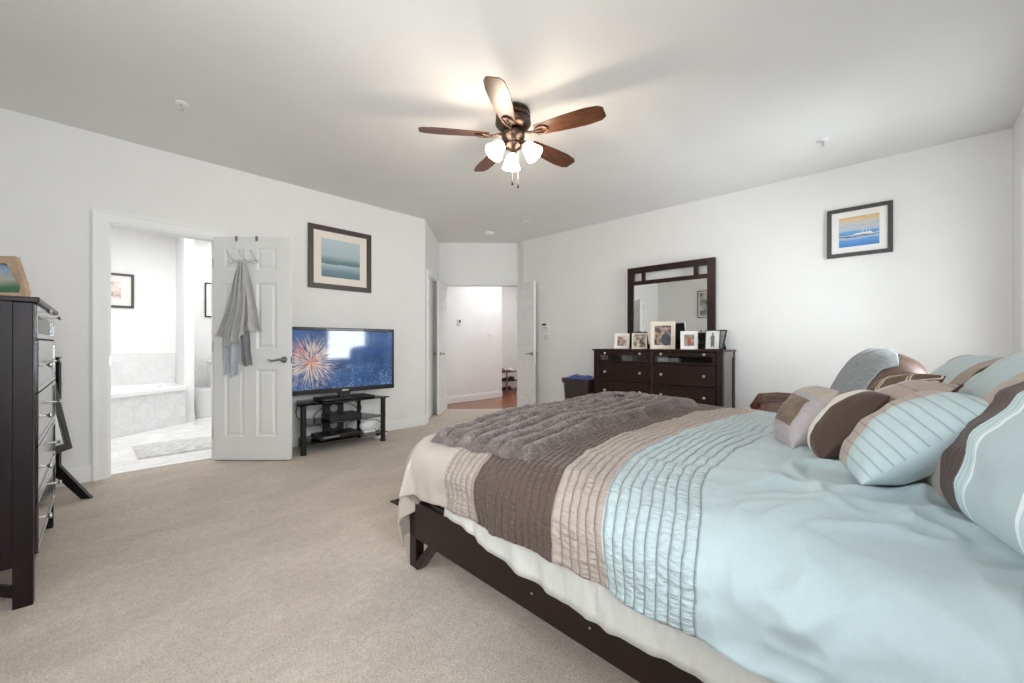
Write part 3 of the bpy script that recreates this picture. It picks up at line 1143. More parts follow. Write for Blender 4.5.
# ------------------------------------------------------------------ pillows
def pillow(name, label, bottom, facing, wd, h, lean, roll, thick, mat, cat='pillow', group=None, pinch=0.10, wr=1.0, seed=0.0, n=44, pe=2.1):
    """soft pillow standing on `bottom` (x,y,z of its lowest edge middle), front towards azimuth `facing`, leaning back"""
    a = R(facing)
    nrm = Vector((math.cos(a), math.sin(a), 0))
    side = Vector((-nrm.y, nrm.x, 0))
    l = R(lean)
    up = Vector((0, 0, 1)) * math.cos(l) - nrm * math.sin(l)
    rr = R(roll)
    U = side * math.cos(rr) + up * math.sin(rr)
    V = up * math.cos(rr) - side * math.sin(rr)
    Nn = U.cross(V)
    if Nn.dot(nrm) < 0:
        U = -U
        Nn = U.cross(V)
    C = Vector(bottom) + up * (abs(h / 2 * math.cos(rr)) + abs(wd / 2 * math.sin(rr)))
    bm = bmesh.new()
    lay = bm.loops.layers.uv.verify()

    def pt(i, j, sgn):
        p, q = -1 + 2 * i / n, -1 + 2 * j / n
        # dense sampling near the seam
        p, q = math.sin(p * PI / 2), math.sin(q * PI / 2)
        prof = max(0, 1 - abs(p) ** pe) ** 0.58 * max(0, 1 - abs(q) ** 2.1) ** 0.52
        x = p * wd / 2 * (1 - pinch * (1 - q * q) * abs(p) ** 2)
        y = q * h / 2 * (1 - pinch * (1 - p * p) * abs(q) ** 2)
        e = 1 - max(abs(p), abs(q))
        z = sgn * thick / 2 * prof
        wv = nz(p * 2.2 + seed, q * 2.2 + seed, sgn + seed) * 0.10 + nz(p * 5 + seed, q * 5, seed * 2 + sgn) * 0.045
        # creases running from the corners and seams
        wv += 0.05 * nz(math.atan2(q, p) * 4 + seed, 0.5 * math.hypot(p, q), sgn) * smoothstep(0.3, 0.9, math.hypot(p, q))
        z += wr * thick * wv * min(1, prof * 1.6)
        return Vector((x, y, z))
    for sgn in (1, -1):
        vs = [[bm.verts.new(pt(i, j, sgn)) for i in range(n + 1)] for j in range(n + 1)]
        for j in range(n):
            for i in range(n):
                q4 = (vs[j][i], vs[j][i + 1], vs[j + 1][i + 1], vs[j + 1][i])
                ij = ((i, j), (i + 1, j), (i + 1, j + 1), (i, j + 1))
                if sgn < 0:
                    q4, ij = q4[::-1], ij[::-1]
                f = bm.faces.new(q4)
                for lp, (a_, b_) in zip(f.loops, ij):
                    uu = 0.5 + 0.5 * math.sin((-1 + 2 * a_ / n) * PI / 2)
                    vv = 0.5 + 0.5 * math.sin((-1 + 2 * b_ / n) * PI / 2)
                    lp[lay].uv = (uu, vv)
                f.material_index = 0 if sgn > 0 else (1 if isinstance(mat, (list, tuple)) else 0)
    bmesh.ops.remove_doubles(bm, verts=bm.verts, dist=1e-5)
    me = bpy.data.meshes.new(name)
    bm.to_mesh(me)
    bm.free()
    for m in (mat if isinstance(mat, (list, tuple)) else [mat]):
        me.materials.append(m)
    for p in me.polygons:
        p.use_smooth = True
    o = bpy.data.objects.new(name, me)
    COL.objects.link(o)
    mw = Matrix((U, V, Nn)).transposed().to_4x4()
    mw.translation = C + Nn * 0.0
    o.matrix_world = mw
    tag(o, label, cat, group)
    # piping along the seam
    return o


def pillow_seam(o, wd, h, pinch, mat, r=0.004):
    pts = []
    for k in range(4):
        for i in range(20):
            w_ = math.sin((-1 + 2 * i / 20) * PI / 2)
            p, q = ((w_, -1), (1, w_), (-w_, 1), (-1, -w_))[k]
            pts.append((p * wd / 2 * (1 - pinch * (1 - q * q)), q * h / 2 * (1 - pinch * (1 - p * p)), 0))
    pts.append(pts[0])
    return MB().tube(pts, r, 6).build('piping', mat, o, smooth=True)


def banded(name, stops, axis=0, tucks=None, tuck_axis=None, rough=0.7, mirror=False, per=0.05, dark=0.45):
    """pillow cloth in bands along uv axis, with stitched tuck lines between two limits"""
    m, nt, b = new_mat(name)
    uv = N(nt, 'ShaderNodeUVMap')
    sp = N(nt, 'ShaderNodeSeparateXYZ')
    nt.links.new(uv.outputs[0], sp.inputs[0])
    t = sp.outputs[axis]
    if mirror:
        t = math_n(nt, 'SUBTRACT', 0.5, math_n(nt, 'ABSOLUTE', math_n(nt, 'SUBTRACT', t, 0.5)))
    c = ramp(nt, t, stops, 'CONSTANT')
    h = tex_noise(nt, 12, 4, 0.6)
    if tucks:
        ta = t if tuck_axis in (None, axis) else sp.outputs[tuck_axis]
        ph = math_n(nt, 'ABSOLUTE', math_n(nt, 'SUBTRACT', math_n(nt, 'FRACT', math_n(nt, 'DIVIDE', ta, per)), 0.5))
        ln = N(nt, 'ShaderNodeMapRange')
        nt.links.new(ph, ln.inputs[0])
        ln.inputs[1].default_value = 0.40
        ln.inputs[2].default_value = 0.5
        zone = math_n(nt, 'MULTIPLY', math_n(nt, 'GREATER_THAN', t, tucks[0]), math_n(nt, 'LESS_THAN', t, tucks[1]))
        lz = math_n(nt, 'MULTIPLY', ln.outputs[0], zone)
        c = mixc(nt, math_n(nt, 'MULTIPLY', lz, 0.8), c, mixc(nt, 1.0, c, (dark, dark, dark), 'MULTIPLY'))
        h = math_n(nt, 'SUBTRACT', math_n(nt, 'MULTIPLY', h, 0.6), math_n(nt, 'MULTIPLY', lz, 0.5))
    nt.links.new(c, b.inputs['Base Color'])
    b.inputs['Roughness'].default_value = rough
    b.inputs['Specular IOR Level'].default_value = 0.35
    b.inputs['Sheen Weight'].default_value = 0.15
    bump(nt, b, h, 0.5, 0.010)
    return m


BLUE = (0.42, 0.51, 0.525)
LBLUE = (0.50, 0.62, 0.64)
BEIGE = (0.34, 0.272, 0.228)
BROWN = (0.062, 0.033, 0.026)
MAUVE = (0.40, 0.34, 0.33)
M['blue_cloth'] = cloth_mat('pale_blue_pillow_cloth', BLUE, 0.65, nscale=9, bstr=0.4)
M['brown_cloth'] = cloth_mat('dark_brown_pillow_cloth', BROWN, 0.6, nscale=9, bstr=0.3)
M['shamA'] = banded('sham_cloth_banded', [(0.0, BEIGE), (0.215, BROWN), (0.315, LBLUE), (0.37, (0.75, 0.82, 0.83)), (0.38, BLUE)], 0, (0.215, 0.365), None, 0.6, True, 0.022)
M['ribB'] = banded('ribbed_blue_beige_cloth', [(0.0, (0.37, 0.305, 0.262)), (0.62, BLUE)], 0, (0.0, 1.0), 1, 0.65, False, 0.085, 0.72)
M['twoC'] = banded('brown_cream_cloth', [(0.0, BROWN), (0.38, (0.62, 0.58, 0.50)), (0.66, BROWN)], 0, None)
M['pieceE'] = banded('beige_grey_pieced_cloth', [(0.0, (0.43, 0.40, 0.36)), (0.46, (0.07, 0.04, 0.035)), (0.49, BEIGE)], 0, (0.49, 1.0), 1, 0.7, False, 0.16, 0.7)
M['shamG'] = banded('sham_blue_band_cloth', [(0.0, BLUE), (0.07, BROWN), (0.12, BEIGE), (0.24, (0.62, 0.70, 0.71)), (0.25, BLUE)], 0, (0.12, 0.25), None, 0.6, True, 0.03)


def patch_mat():
    """mauve satin with a square brown patch"""
    m, nt, b = new_mat('mauve_patch_cloth')
    uv = N(nt, 'ShaderNodeUVMap')
    sp = N(nt, 'ShaderNodeSeparateXYZ')
    nt.links.new(uv.outputs[0], sp.inputs[0])
    u, v = sp.outputs[0], sp.outputs[1]
    inu = math_n(nt, 'MULTIPLY', math_n(nt, 'GREATER_THAN', u, -0.1), math_n(nt, 'LESS_THAN', u, 0.90))
    inv = math_n(nt, 'MULTIPLY', math_n(nt, 'GREATER_THAN', v, 0.26), math_n(nt, 'LESS_THAN', v, 0.70))
    f = math_n(nt, 'MULTIPLY', inu, inv)
    base = ramp(nt, v, [(0.0, (0.315, 0.275, 0.278)), (0.74, (0.30, 0.275, 0.285)), (0.78, (0.34, 0.285, 0.24))], 'CONSTANT')
    c = mixc(nt, f, base, (0.125, 0.082, 0.052))
    nt.links.new(c, b.inputs['Base Color'])
    b.inputs['Roughness'].default_value = 0.42
    b.inputs['Sheen Weight'].default_value = 0.15
    bump(nt, b, tex_noise(nt, 16, 4, 0.6, stretch=(1, 3, 1)), 0.6, 0.010)
    return m


M['patchD'] = patch_mat()


def trellis_mat():
    """brown cloth with a cream interlaced lattice"""
    m, nt, b = new_mat('brown_trellis_cloth')
    uv = N(nt, 'ShaderNodeUVMap')
    sp = N(nt, 'ShaderNodeSeparateXYZ')
    nt.links.new(uv.outputs[0], sp.inputs[0])
    lines = None
    for k in (1, -1):
        a = math_n(nt, 'ADD', sp.outputs[0], math_n(nt, 'MULTIPLY', sp.outputs[1], k))
        p = math_n(nt, 'ABSOLUTE', math_n(nt, 'SUBTRACT', math_n(nt, 'FRACT', math_n(nt, 'MULTIPLY', math_n(nt, 'ADD', a, 5.13), 2.6)), 0.5))
        g = math_n(nt, 'MULTIPLY', math_n(nt, 'LESS_THAN', p, 0.085), math_n(nt, 'GREATER_THAN', p, 0.028))
        lines = g if lines is None else math_n(nt, 'MAXIMUM', lines, g)
    c = mixc(nt, lines, (0.10, 0.058, 0.033), (0.56, 0.46, 0.37))
    nt.links.new(c, b.inputs['Base Color'])
    b.inputs['Roughness'].default_value = 0.7
    bump(nt, b, tex_noise(nt, 14, 4, 0.6), 0.4, 0.008)
    return m


M['trellisF'] = trellis_mat()

ZP = TOP + 0.008
PIL = []
GP = 'pillows on the bed'
pA = pillow('pillow', 'large blue sham with beige and brown pin-tucked end bands, nearest the camera', (1.265, -0.155, ZP - 0.02), 106, 0.76, 0.40, 31, 0, 0.20, [M['shamA'], M['blue_cloth']], 'pillow', GP, 0.04, 0.9, 3.1, pe=5.0)
pB = pillow('pillow', 'ribbed pale blue pillow with a beige top standing before the large sham', (1.565, 0.115, ZP + 0.012), 102, 0.30, 0.345, 49, 2, 0.18, [M['ribB'], M['blue_cloth']], 'pillow', GP, 0.0, 0.5, 5.7)
pC = pillow('pillow', 'dark brown cushion with a cream side strip, second in the row', (1.785, 0.225, ZP), 104, 0.24, 0.28, 38, 3, 0.15, [M['twoC'], M['brown_cloth']], 'pillow', GP, 0.0, 0.35, 1.9)
pD = pillow('pillow', 'small mauve cushion with a square brown patch, farthest down the bed', (1.875, 0.335, ZP), 112, 0.23, 0.26, 34, 3, 0.16, [M['patchD'], M['patchD']], 'pillow', GP, 0.0, 0.7, 7.3)
pE = pillow('pillow', 'beige and grey pieced cushion with dark piping behind the ribbed blue pillow', (1.82, 0.165, ZP), 104, 0.34, 0.36, 44, 3, 0.15, [M['pieceE'], M['pieceE']], 'pillow', GP, 0.03, 0.4, 2.3)
pillow_seam(pE, 0.34, 0.36, 0.03, M['brown_cloth'], 0.004)
pF = pillow('pillow', 'brown cushion with a cream lattice pattern, in front of the recliner', (2.12, 0.17, ZP), 108, 0.32, 0.36, 42, 3, 0.15, [M['trellisF'], M['brown_cloth']], 'pillow', GP, 0.03, 0.4, 8.8)
pH = pillow('pillow', 'plain pale blue pillow rising behind the large banded sham', (2.03, -0.165, ZP), 102, 0.62, 0.43, 32, 0, 0.22, [M['blue_cloth'], M['blue_cloth']], 'pillow', GP, 0.05, 0.5, 4.4)
pG = pillow('pillow', 'blue sham with a narrow brown and beige band, at the back beside the recliner', (2.60, -0.09, ZP), 100, 0.62, 0.40, 33, 0, 0.22, [M['shamG'], M['blue_cloth']], 'pillow', GP, 0.05, 0.5, 6.6, pe=4.0)


# ------------------------------------------------------------------ ceiling fan
FC = (2.144, 2.009)
fan = thing('ceiling_fan', 'five-blade wooden ceiling fan with three lit glass shades', 'ceiling fan', (FC[0], FC[1], HC))
mb = MB()
mb.lathe([(0.100, 0.0), (0.118, -0.010), (0.122, -0.024), (0.112, -0.034), (0.122, -0.042), (0.124, -0.064), (0.112, -0.075), (0.126, -0.085),
          (0.128, -0.100), (0.112, -0.122), (0.085, -0.138), (0.060, -0.142), (0.0, -0.142)], 40)
autosmooth(mb.build('motor_housing', M['bronze'], fan), 50)
mb = MB()
mb.lathe([(0.05, -0.14), (0.07, -0.15), (0.085, -0.175), (0.08, -0.20), (0.055, -0.215), (0.05, -0.235), (0.06, -0.245), (0.055, -0.27), (0.03, -0.285), (0.02, -0.30), (0.0, -0.303)], 32)
autosmooth(mb.build('switch_housing', M['bronze'], fan), 50)
BZ = -0.185
for k in range(5):
    ang = R(72 * k - 2.8)
    rot = Matrix.Rotation(ang, 4, 'Z')
    pitch = Matrix.Translation((0, 0, BZ)) @ Matrix.Rotation(R(-12), 4, 'X')
    mb = MB()
    outl = []
    r0, r1 = 0.175, 0.66
    for i in range(13):
        a = i / 12
        r = r0 + (r1 - 0.035 - r0) * a
        hw = 0.047 + 0.027 * math.sin(min(1, a * 1.15) * PI / 2) - 0.010 * smoothstep(0.8, 1.0, a)
        outl.append((r, hw))
    tip = [(r1 - 0.012, 0.050), (r1, 0.038), (r1, -0.038), (r1 - 0.012, -0.050)]
    pts = outl + tip + [(r, -hw) for r, hw in reversed(outl)]
    mb.prism(pts, -0.003, 0.003)
    bl = mb.build('blade', M['blade'], fan)
    bl.matrix_local = rot @ pitch
    # ornamental blade iron
    mb = MB()
    mb.tube([(0.06, 0, 0.012), (0.10, 0.0, 0.006), (0.14, 0, -0.006), (0.165, 0, -0.009)], [0.011, 0.010, 0.009, 0.008], 8)
    for sgn in (1, -1):
        mb.tube([(0.150, 0, -0.009), (0.180, sgn * 0.022, -0.009), (0.215, sgn * 0.034, -0.009), (0.245, sgn * 0.030, -0.009), (0.262, sgn * 0.012, -0.009), (0.266, 0, -0.009)], 0.0065, 8)
        mb.cyl((0.215, sgn * 0.034, -0.012), (0.215, sgn * 0.034, -0.002), 0.009, n=10)
    mb.tube([(0.15, 0, -0.009), (0.20, 0, -0.009), (0.225, 0, -0.009)], 0.005, 8)
    ir = mb.build('blade_bracket', M['bronze'], bl, smooth=True)
# three lamp arms with bell shades
for k, (az, tilt) in enumerate(((R(-71.7), 40), (R(48.3), 40), (R(168.3), 40))):
    d = Vector((math.cos(az), math.sin(az), 0))
    p0 = Vector((0, 0, -0.245)) + d * 0.045
    p1 = Vector((0, 0, -0.255)) + d * 0.085
    mb = MB()
    mb.tube([p0, p0.lerp(p1, 0.5) + Vector((0, 0, 0.006)), p1, p1 + d * 0.015 - Vector((0, 0, 0.014))], [0.010, 0.009, 0.012, 0.018], 10)
    mb.build('lamp_arm', M['bronze'], fan, smooth=True)
    ax = (d * math.sin(R(tilt)) - Vector((0, 0, 1)) * math.cos(R(tilt))).normalized()
    q = ax.to_track_quat('Z', 'Y').to_matrix().to_4x4()
    q.translation = p1 + d * 0.012 - Vector((0, 0, 0.012))
    mb = MB()
    mb.lathe([(0.022, 0.0), (0.034, 0.012), (0.044, 0.032), (0.050, 0.055), (0.056, 0.078), (0.066, 0.098), (0.068, 0.104), (0.063, 0.100), (0.052, 0.078), (0.045, 0.05), (0.03, 0.02)], 28, mat=q, cap=False)
    sh = mb.build('lamp_shade', M['shade'], fan, smooth=True)
    mb = MB()
    mb.sphere(q @ Vector((0, 0, 0.055)), 0.026, n=14)
    mb.build('bulb', M['shade'], sh, smooth=True)
    pl = bpy.data.lights.new('fan_bulb_light', 'POINT')
    pl.energy = 6
    pl.color = (1.0, 0.82, 0.62)
    pl.shadow_soft_size = 0.05
    po = bpy.data.objects.new('fan_bulb_light', pl)
    COL.objects.link(po)
    po.location = Vector((FC[0], FC[1], HC)) + (q @ Vector((0, 0, 0.135)))
for dx, ln, nm in ((0.035, 0.235, 0), (-0.005, 0.215, 1)):
    mb = MB()
    off = Vector((0.6858 * dx, -0.7278 * dx, 0))
    mb.cyl(off + Vector((0, 0, -0.28)), off + Vector((0, 0, -0.29 - ln)), 0.0015, n=6)
    pc = mb.build('pull_chain', M['nickel'], fan)
    mb = MB()
    mb.lathe([(0.0, 0.0), (0.005, -0.003), (0.008, -0.02), (0.008, -0.032), (0.0, -0.036)], 12, mat=Matrix.Translation(off + Vector((0, 0, -0.285 - ln))))
    mb.build('pull_knob', M['blackmatte'], pc, smooth=True)


# ------------------------------------------------------------------ framed pictures
def framed_picture(name, label, wd, h, fw, mw, loc, rotz, frame_m, board_m, print_m, depth=0.025, group=None, cat='picture', print_name='print'):
    """hangs on a wall: local x along the wall, y=0 at the wall, front at -y, z from the middle"""
    r = thing(name, label, cat, loc, rotz, group)
    mb = MB()
    a, b = wd / 2, h / 2
    for x0, x1, z0, z1 in ((-a, -a + fw, -b, b), (a - fw, a, -b, b), (-a + fw, a - fw, b - fw, b), (-a + fw, a - fw, -b, -b + fw)):
        mb.box(x0, x1, -depth, 0, z0, z1, 0.003)
    mb.build('frame', frame_m, r)
    MB().box(-a + fw * 0.8, a - fw * 0.8, -depth * 0.45, -0.002, -b + fw * 0.8, b - fw * 0.8).build('mat_board', board_m, r)
    pw, ph = (mw if isinstance(mw, (tuple, list)) else (mw, mw))
    MB().box(-a + fw + pw, a - fw - pw, -depth * 0.45 - 0.002, -depth * 0.45, -b + fw + ph, b - fw - ph).build(print_name, print_m, r)
    return r


M['seascape'] = bands_mat('print_misty_seascape', [(0.0, (0.09, 0.16, 0.21)), (0.16, (0.14, 0.24, 0.29)), (0.30, (0.36, 0.48, 0.53)), (0.345, (0.42, 0.52, 0.56)),
                                                   (0.36, (0.09, 0.17, 0.19)), (0.44, (0.15, 0.25, 0.27)), (0.56, (0.40, 0.50, 0.54)), (1.0, (0.50, 0.60, 0.64))], -0.22, 0.22, 0.10, 5, (1, 1, 4), tex=0.12)
framed_picture('framed_picture', 'misty blue seascape in a wide dark frame above the television', 0.72, 0.69, 0.055, (0.085, 0.08), (2.07, YT, 2.03), 0,
               M['frame_brown'], M['cream_board'], M['seascape'], group='framed wall pictures')
M['beach'] = bands_mat('print_harbour_sunset', [(0.0, (0.05, 0.20, 0.55)), (0.22, (0.12, 0.34, 0.72)), (0.30, (0.5, 0.6, 0.74)), (0.34, (0.08, 0.10, 0.14)), (0.38, (0.6, 0.66, 0.74)),
                                                (0.42, (0.10, 0.32, 0.66)), (0.50, (0.16, 0.40, 0.74)), (0.53, (0.50, 0.56, 0.66)), (0.78, (0.60, 0.58, 0.57)), (0.88, (0.78, 0.58, 0.32)), (1.0, (0.76, 0.47, 0.20))],
                       -0.145, 0.145, 0.16, 9, (1, 1, 3))
pr = framed_picture('framed_picture', 'blue harbour scene under an orange sky in a charcoal frame above the bed', 0.465, 0.455, 0.035, (0.055, 0.055), (XR, 0.278, 2.117), R(-90),
                    M['frame_grey'], M['mat_board'], M['beach'], group='framed wall pictures')
mb = MB()
for k, (x, hgt) in enumerate(((0.02, 0.055), (0.035, 0.085), (0.055, 0.075), (0.075, 0.045))):
    mb.prism([(x - 0.002, 0), (x + 0.002, 0), (x + 0.0005, hgt)], -0.0142, -0.0138, mat=Matrix(((1, 0, 0, 0), (0, 0, 1, 0), (0, 1, 0, -0.03), (0, 0, 0, 1))))
mb.prism([(-0.05, 0.0), (0.10, 0.0), (0.085, 0.018), (-0.02, 0.014)], -0.0142, -0.0138, mat=Matrix(((1, 0, 0, 0), (0, 0, 1, 0), (0, 1, 0, -0.035), (0, 0, 0, 1))))
mb.build('printed_boat', M['mat_board'], pr)
M['sail'] = photo_mat('print_sepia_sailboat', [(0.3, (0.10, 0.10, 0.10)), (0.5, (0.36, 0.35, 0.33)), (0.7, (0.60, 0.58, 0.54))], 7, 3.0)
framed_picture('framed_picture', 'tall grey sailing print over the chest of drawers, seen in the dresser mirror', 0.40, 0.66, 0.02, 0.03, (XW, 3.42, 2.05), R(90),
               M['frame_grey'], M['mat_board'], M['sail'], group='framed wall pictures')
M['pinkhouse'] = photo_mat('print_pink_house', [(0.36, (0.22, 0.17, 0.16)), (0.46, (0.62, 0.46, 0.40)), (0.56, (0.76, 0.66, 0.60)), (0.68, (0.80, 0.82, 0.84))], 8, 5.0)
framed_picture('framed_picture', 'small pale print in a black frame on the bathroom wall over the tub', 0.50, 0.475, 0.03, (0.105, 0.09), (0.325, 7.9, 1.818), 0,
               M['frame_grey'], M['mat_board'], M['pinkhouse'], group='framed wall pictures')
framed_picture('framed_picture', 'thin black frame half hidden by the open door above the toilet', 0.40, 0.54, 0.018, (0.07, 0.07), (1.59, 7.9, 1.768), 0,
               M['blackmatte'], M['mat_board'], M['mat_board'], group='framed wall pictures')


# ------------------------------------------------------------------ dresser with mirror (on the right wall, front faces -x)
def case_furniture(root, W, D, H, cols, rows, wood, knob_m, glass_row, side_panel=True, long_handle=False, leg_h=0.16, post=0.06, front_m=None, carcass_m=None):
    """chest: local x along the width, front at y=0, back at y=D; rows = list of (z0,z1)"""
    mb = MB()
    mb.box(-0.012, W + 0.012, -0.018, D, H - 0.022, H, 0.004)
    mb.build('top', wood, root)
    mb = MB()
    mb.box(0.012, W - 0.012, D - 0.012, D, leg_h, H - 0.022)               # back
    for a, b in ((0.008, 0.022), (W - 0.022, W - 0.008)):                   # side panels
        mb.box(a, b, post * 0.6, D - post * 0.6, leg_h + 0.02, H - 0.022)
    for a, b in ((0.002, 0.03), (W - 0.03, W - 0.002)):                     # side rails
        mb.box(a, b, post, D - post, leg_h, leg_h + 0.08)
        mb.box(a, b, post, D - post, H - 0.085, H - 0.022)
    mb.box(0.02, W - 0.02, 0.02, D - 0.012, leg_h + 0.005, leg_h + 0.02)
    # front rails and stiles between the drawers
    zs = sorted({z for r in rows for z in r})
    mb.box(post * 0.9, W - post * 0.9, 0.004, 0.03, leg_h, rows[0][0] - 0.004)
    for i in range(len(rows) - 1):
        mb.box(post * 0.9, W - post * 0.9, 0.006, 0.04, rows[i][1] + 0.003, rows[i + 1][0] - 0.003)
    mb.box(post * 0.9, W - post * 0.9, 0.004, 0.03, rows[-1][1] + 0.003, H - 0.022)
    for c in range(1, cols):
        xm = W * c / cols
        mb.box(xm - 0.016, xm + 0.016, 0.002, 0.03, leg_h, H - 0.022)
    mb.build('carcass', carcass_m or wood, root)
    for sx in (0, 1):
        for sy in (0, 1):
            x0, x1 = (0, post) if sx == 0 else (W - post, W)
            y0, y1 = (0, post) if sy == 0 else (D - post, D)
            mb = MB()
            mb.box(x0, x1, y0, y1, 0.0, H - 0.022, 0.003)
            mb.build('leg', wood, root)
    # bowed apron between the front legs and low side stretchers
    mb = MB()
    pts = [(post, leg_h + 0.01), (W - post, leg_h + 0.01)]
    bow = [(W - post - (W - 2 * post) * i / 14, leg_h - 0.075 + 0.07 * math.sin(PI * i / 14) ** 0.7) for i in range(15)]
    mb.prism(pts + bow, 0.006, 0.024, mat=Matrix(((1, 0, 0, 0), (0, 0, 1, 0), (0, 1, 0, 0), (0, 0, 0, 1))))
    mb.build('apron', wood, root)
    for sx in (0, 1):
        xs = (0.012, 0.034) if sx == 0 else (W - 0.034, W - 0.012)
        mb = MB()
        arc = [(post + (D - 2 * post) * i / 10, 0.045 + 0.075 * math.sin(PI * i / 10)) for i in range(11)]
        arc2 = [(y, z + 0.045) for y, z in reversed(arc)]
        mb.prism(arc + arc2, xs[0], xs[1], mat=Matrix(((0, 0, 1, 0), (1, 0, 0, 0), (0, 1, 0, 0), (0, 0, 0, 1))))
        mb.build('stretcher', wood, root)
    for ri, (z0, z1) in enumerate(rows):
        for c in range(cols):
            a = post + 0.004 if c == 0 else W * c / cols + 0.018
            b = W - post - 0.004 if c == cols - 1 else W * (c + 1) / cols - 0.018
            top_glass = glass_row and ri == len(rows) - 1
            mb = MB()
            if top_glass:
                zz0, zz1 = z0 + 0.022, z1 - 0.045
                mb.box(a, b, -0.006, 0.014, zz1, z1, 0.002)
                mb.box(a, b, -0.006, 0.014, z0, zz0, 0.002)
                mb.box(a, a + 0.03, -0.006, 0.014, zz0, zz1)
                mb.box(b - 0.03, b, -0.006, 0.014, zz0, zz1)
                mb.box(a, b, 0.10, 0.11, z0, z1 - 0.03)
                mb.box(a, b, 0.014, 0.10, z0, z0 + 0.01)
            else:
                mb.box(a, b, -0.004, 0.02, z0, z1, 0.002)
                for q0, q1, w0, w1 in ((a, b, z1 - 0.018, z1), (a, b, z0, z0 + 0.018), (a, a + 0.018, z0 + 0.018, z1 - 0.018), (b - 0.018, b, z0 + 0.018, z1 - 0.018)):
                    mb.box(q0, q1, -0.010, 0.0, w0, w1, 0.002)
            dr = mb.build('drawer', front_m or wood, root)
            if top_glass:
                MB().box(a + 0.028, b - 0.028, 0.002, 0.005, zz0 - 0.002, zz1 + 0.002).build('glass_pane', M['drawer_glass'], dr)
            kz = z1 - 0.022 if top_glass else (z0 + z1) / 2
            for kx in (a + (b - a) * 0.16, b - (b - a) * 0.16):
                mb = MB()
                q = Matrix.Translation((kx, -0.004, kz)) @ Matrix.Rotation(R(90), 4, 'X')
                if long_handle:
                    mb.lathe([(0.009, 0.0), (0.005, 0.003), (0.004, 0.018), (0.005, 0.023), (0.011, 0.028), (0.013, 0.033), (0.009, 0.037), (0.0, 0.038)], 16, mat=q)
                else:
                    mb.lathe([(0.009, 0.0), (0.006, 0.005), (0.006, 0.014), (0.014, 0.020), (0.016, 0.026), (0.011, 0.032), (0.0, 0.034)], 16, mat=q)
                mb.build('knob', knob_m, dr, smooth=True)


dz = -0.0
dresser = thing('dresser', 'wide espresso dresser with glass-front top drawers against the right wall', 'dresser', (4.50, 2.82, 0), R(-90))
case_furniture(dresser, 1.51, 0.44, 1.015, 2, [(0.165, 0.395), (0.405, 0.62), (0.63, 0.845), (0.855, 0.985)], M['espresso'], M['nickel'], True, carcass_m=M['espresso_side'])
# mirror standing on the dresser
dm = thing('dresser_mirror', 'large mirror in a dark wood frame with open lattice top, on the dresser', 'mirror', (4.885, 2.56, 1.016), R(-90))
MW_, MH_ = 1.06, 1.03
mb = MB()
mb.box(0, 0.085, 0, 0.035, 0, MH_, 0.003)
mb.box(MW_ - 0.085, MW_, 0, 0.035, 0, MH_, 0.003)
mb.box(0.085, MW_ - 0.085, 0, 0.035, MH_ - 0.075, MH_, 0.003)
mb.box(0.085, MW_ - 0.085, 0, 0.03, MH_ - 0.225, MH_ - 0.175, 0.003)
mb.box(0.085, MW_ - 0.085, 0, 0.035, 0, 0.06, 0.003)
for x in (0.19, MW_ - 0.235):
    mb.box(x, x + 0.045, 0.002, 0.03, MH_ - 0.18, MH_ - 0.07, 0.002)
mb.build('frame', M['espresso'], dm)
MB().box(0.08, MW_ - 0.08, 0.012, 0.018, 0.055, MH_ - 0.22).build('mirror_glass', M['mirror'], dm)
MB().box(0.06, MW_ - 0.06, 0.020, 0.028, 0.04, MH_ - 0.2).build('back_panel', M['espresso'], dm)
# things lying in the glass-front drawer
bx_ = MB().box(-0.025, 0.03, -0.12, 0.12, 0, 0.055, 0.003).build('paper_box', M['mat_board'], loc=(4.552, 1.88, 0.866))
tag(bx_, 'white paper box seen through the glass of the right top drawer', 'box')


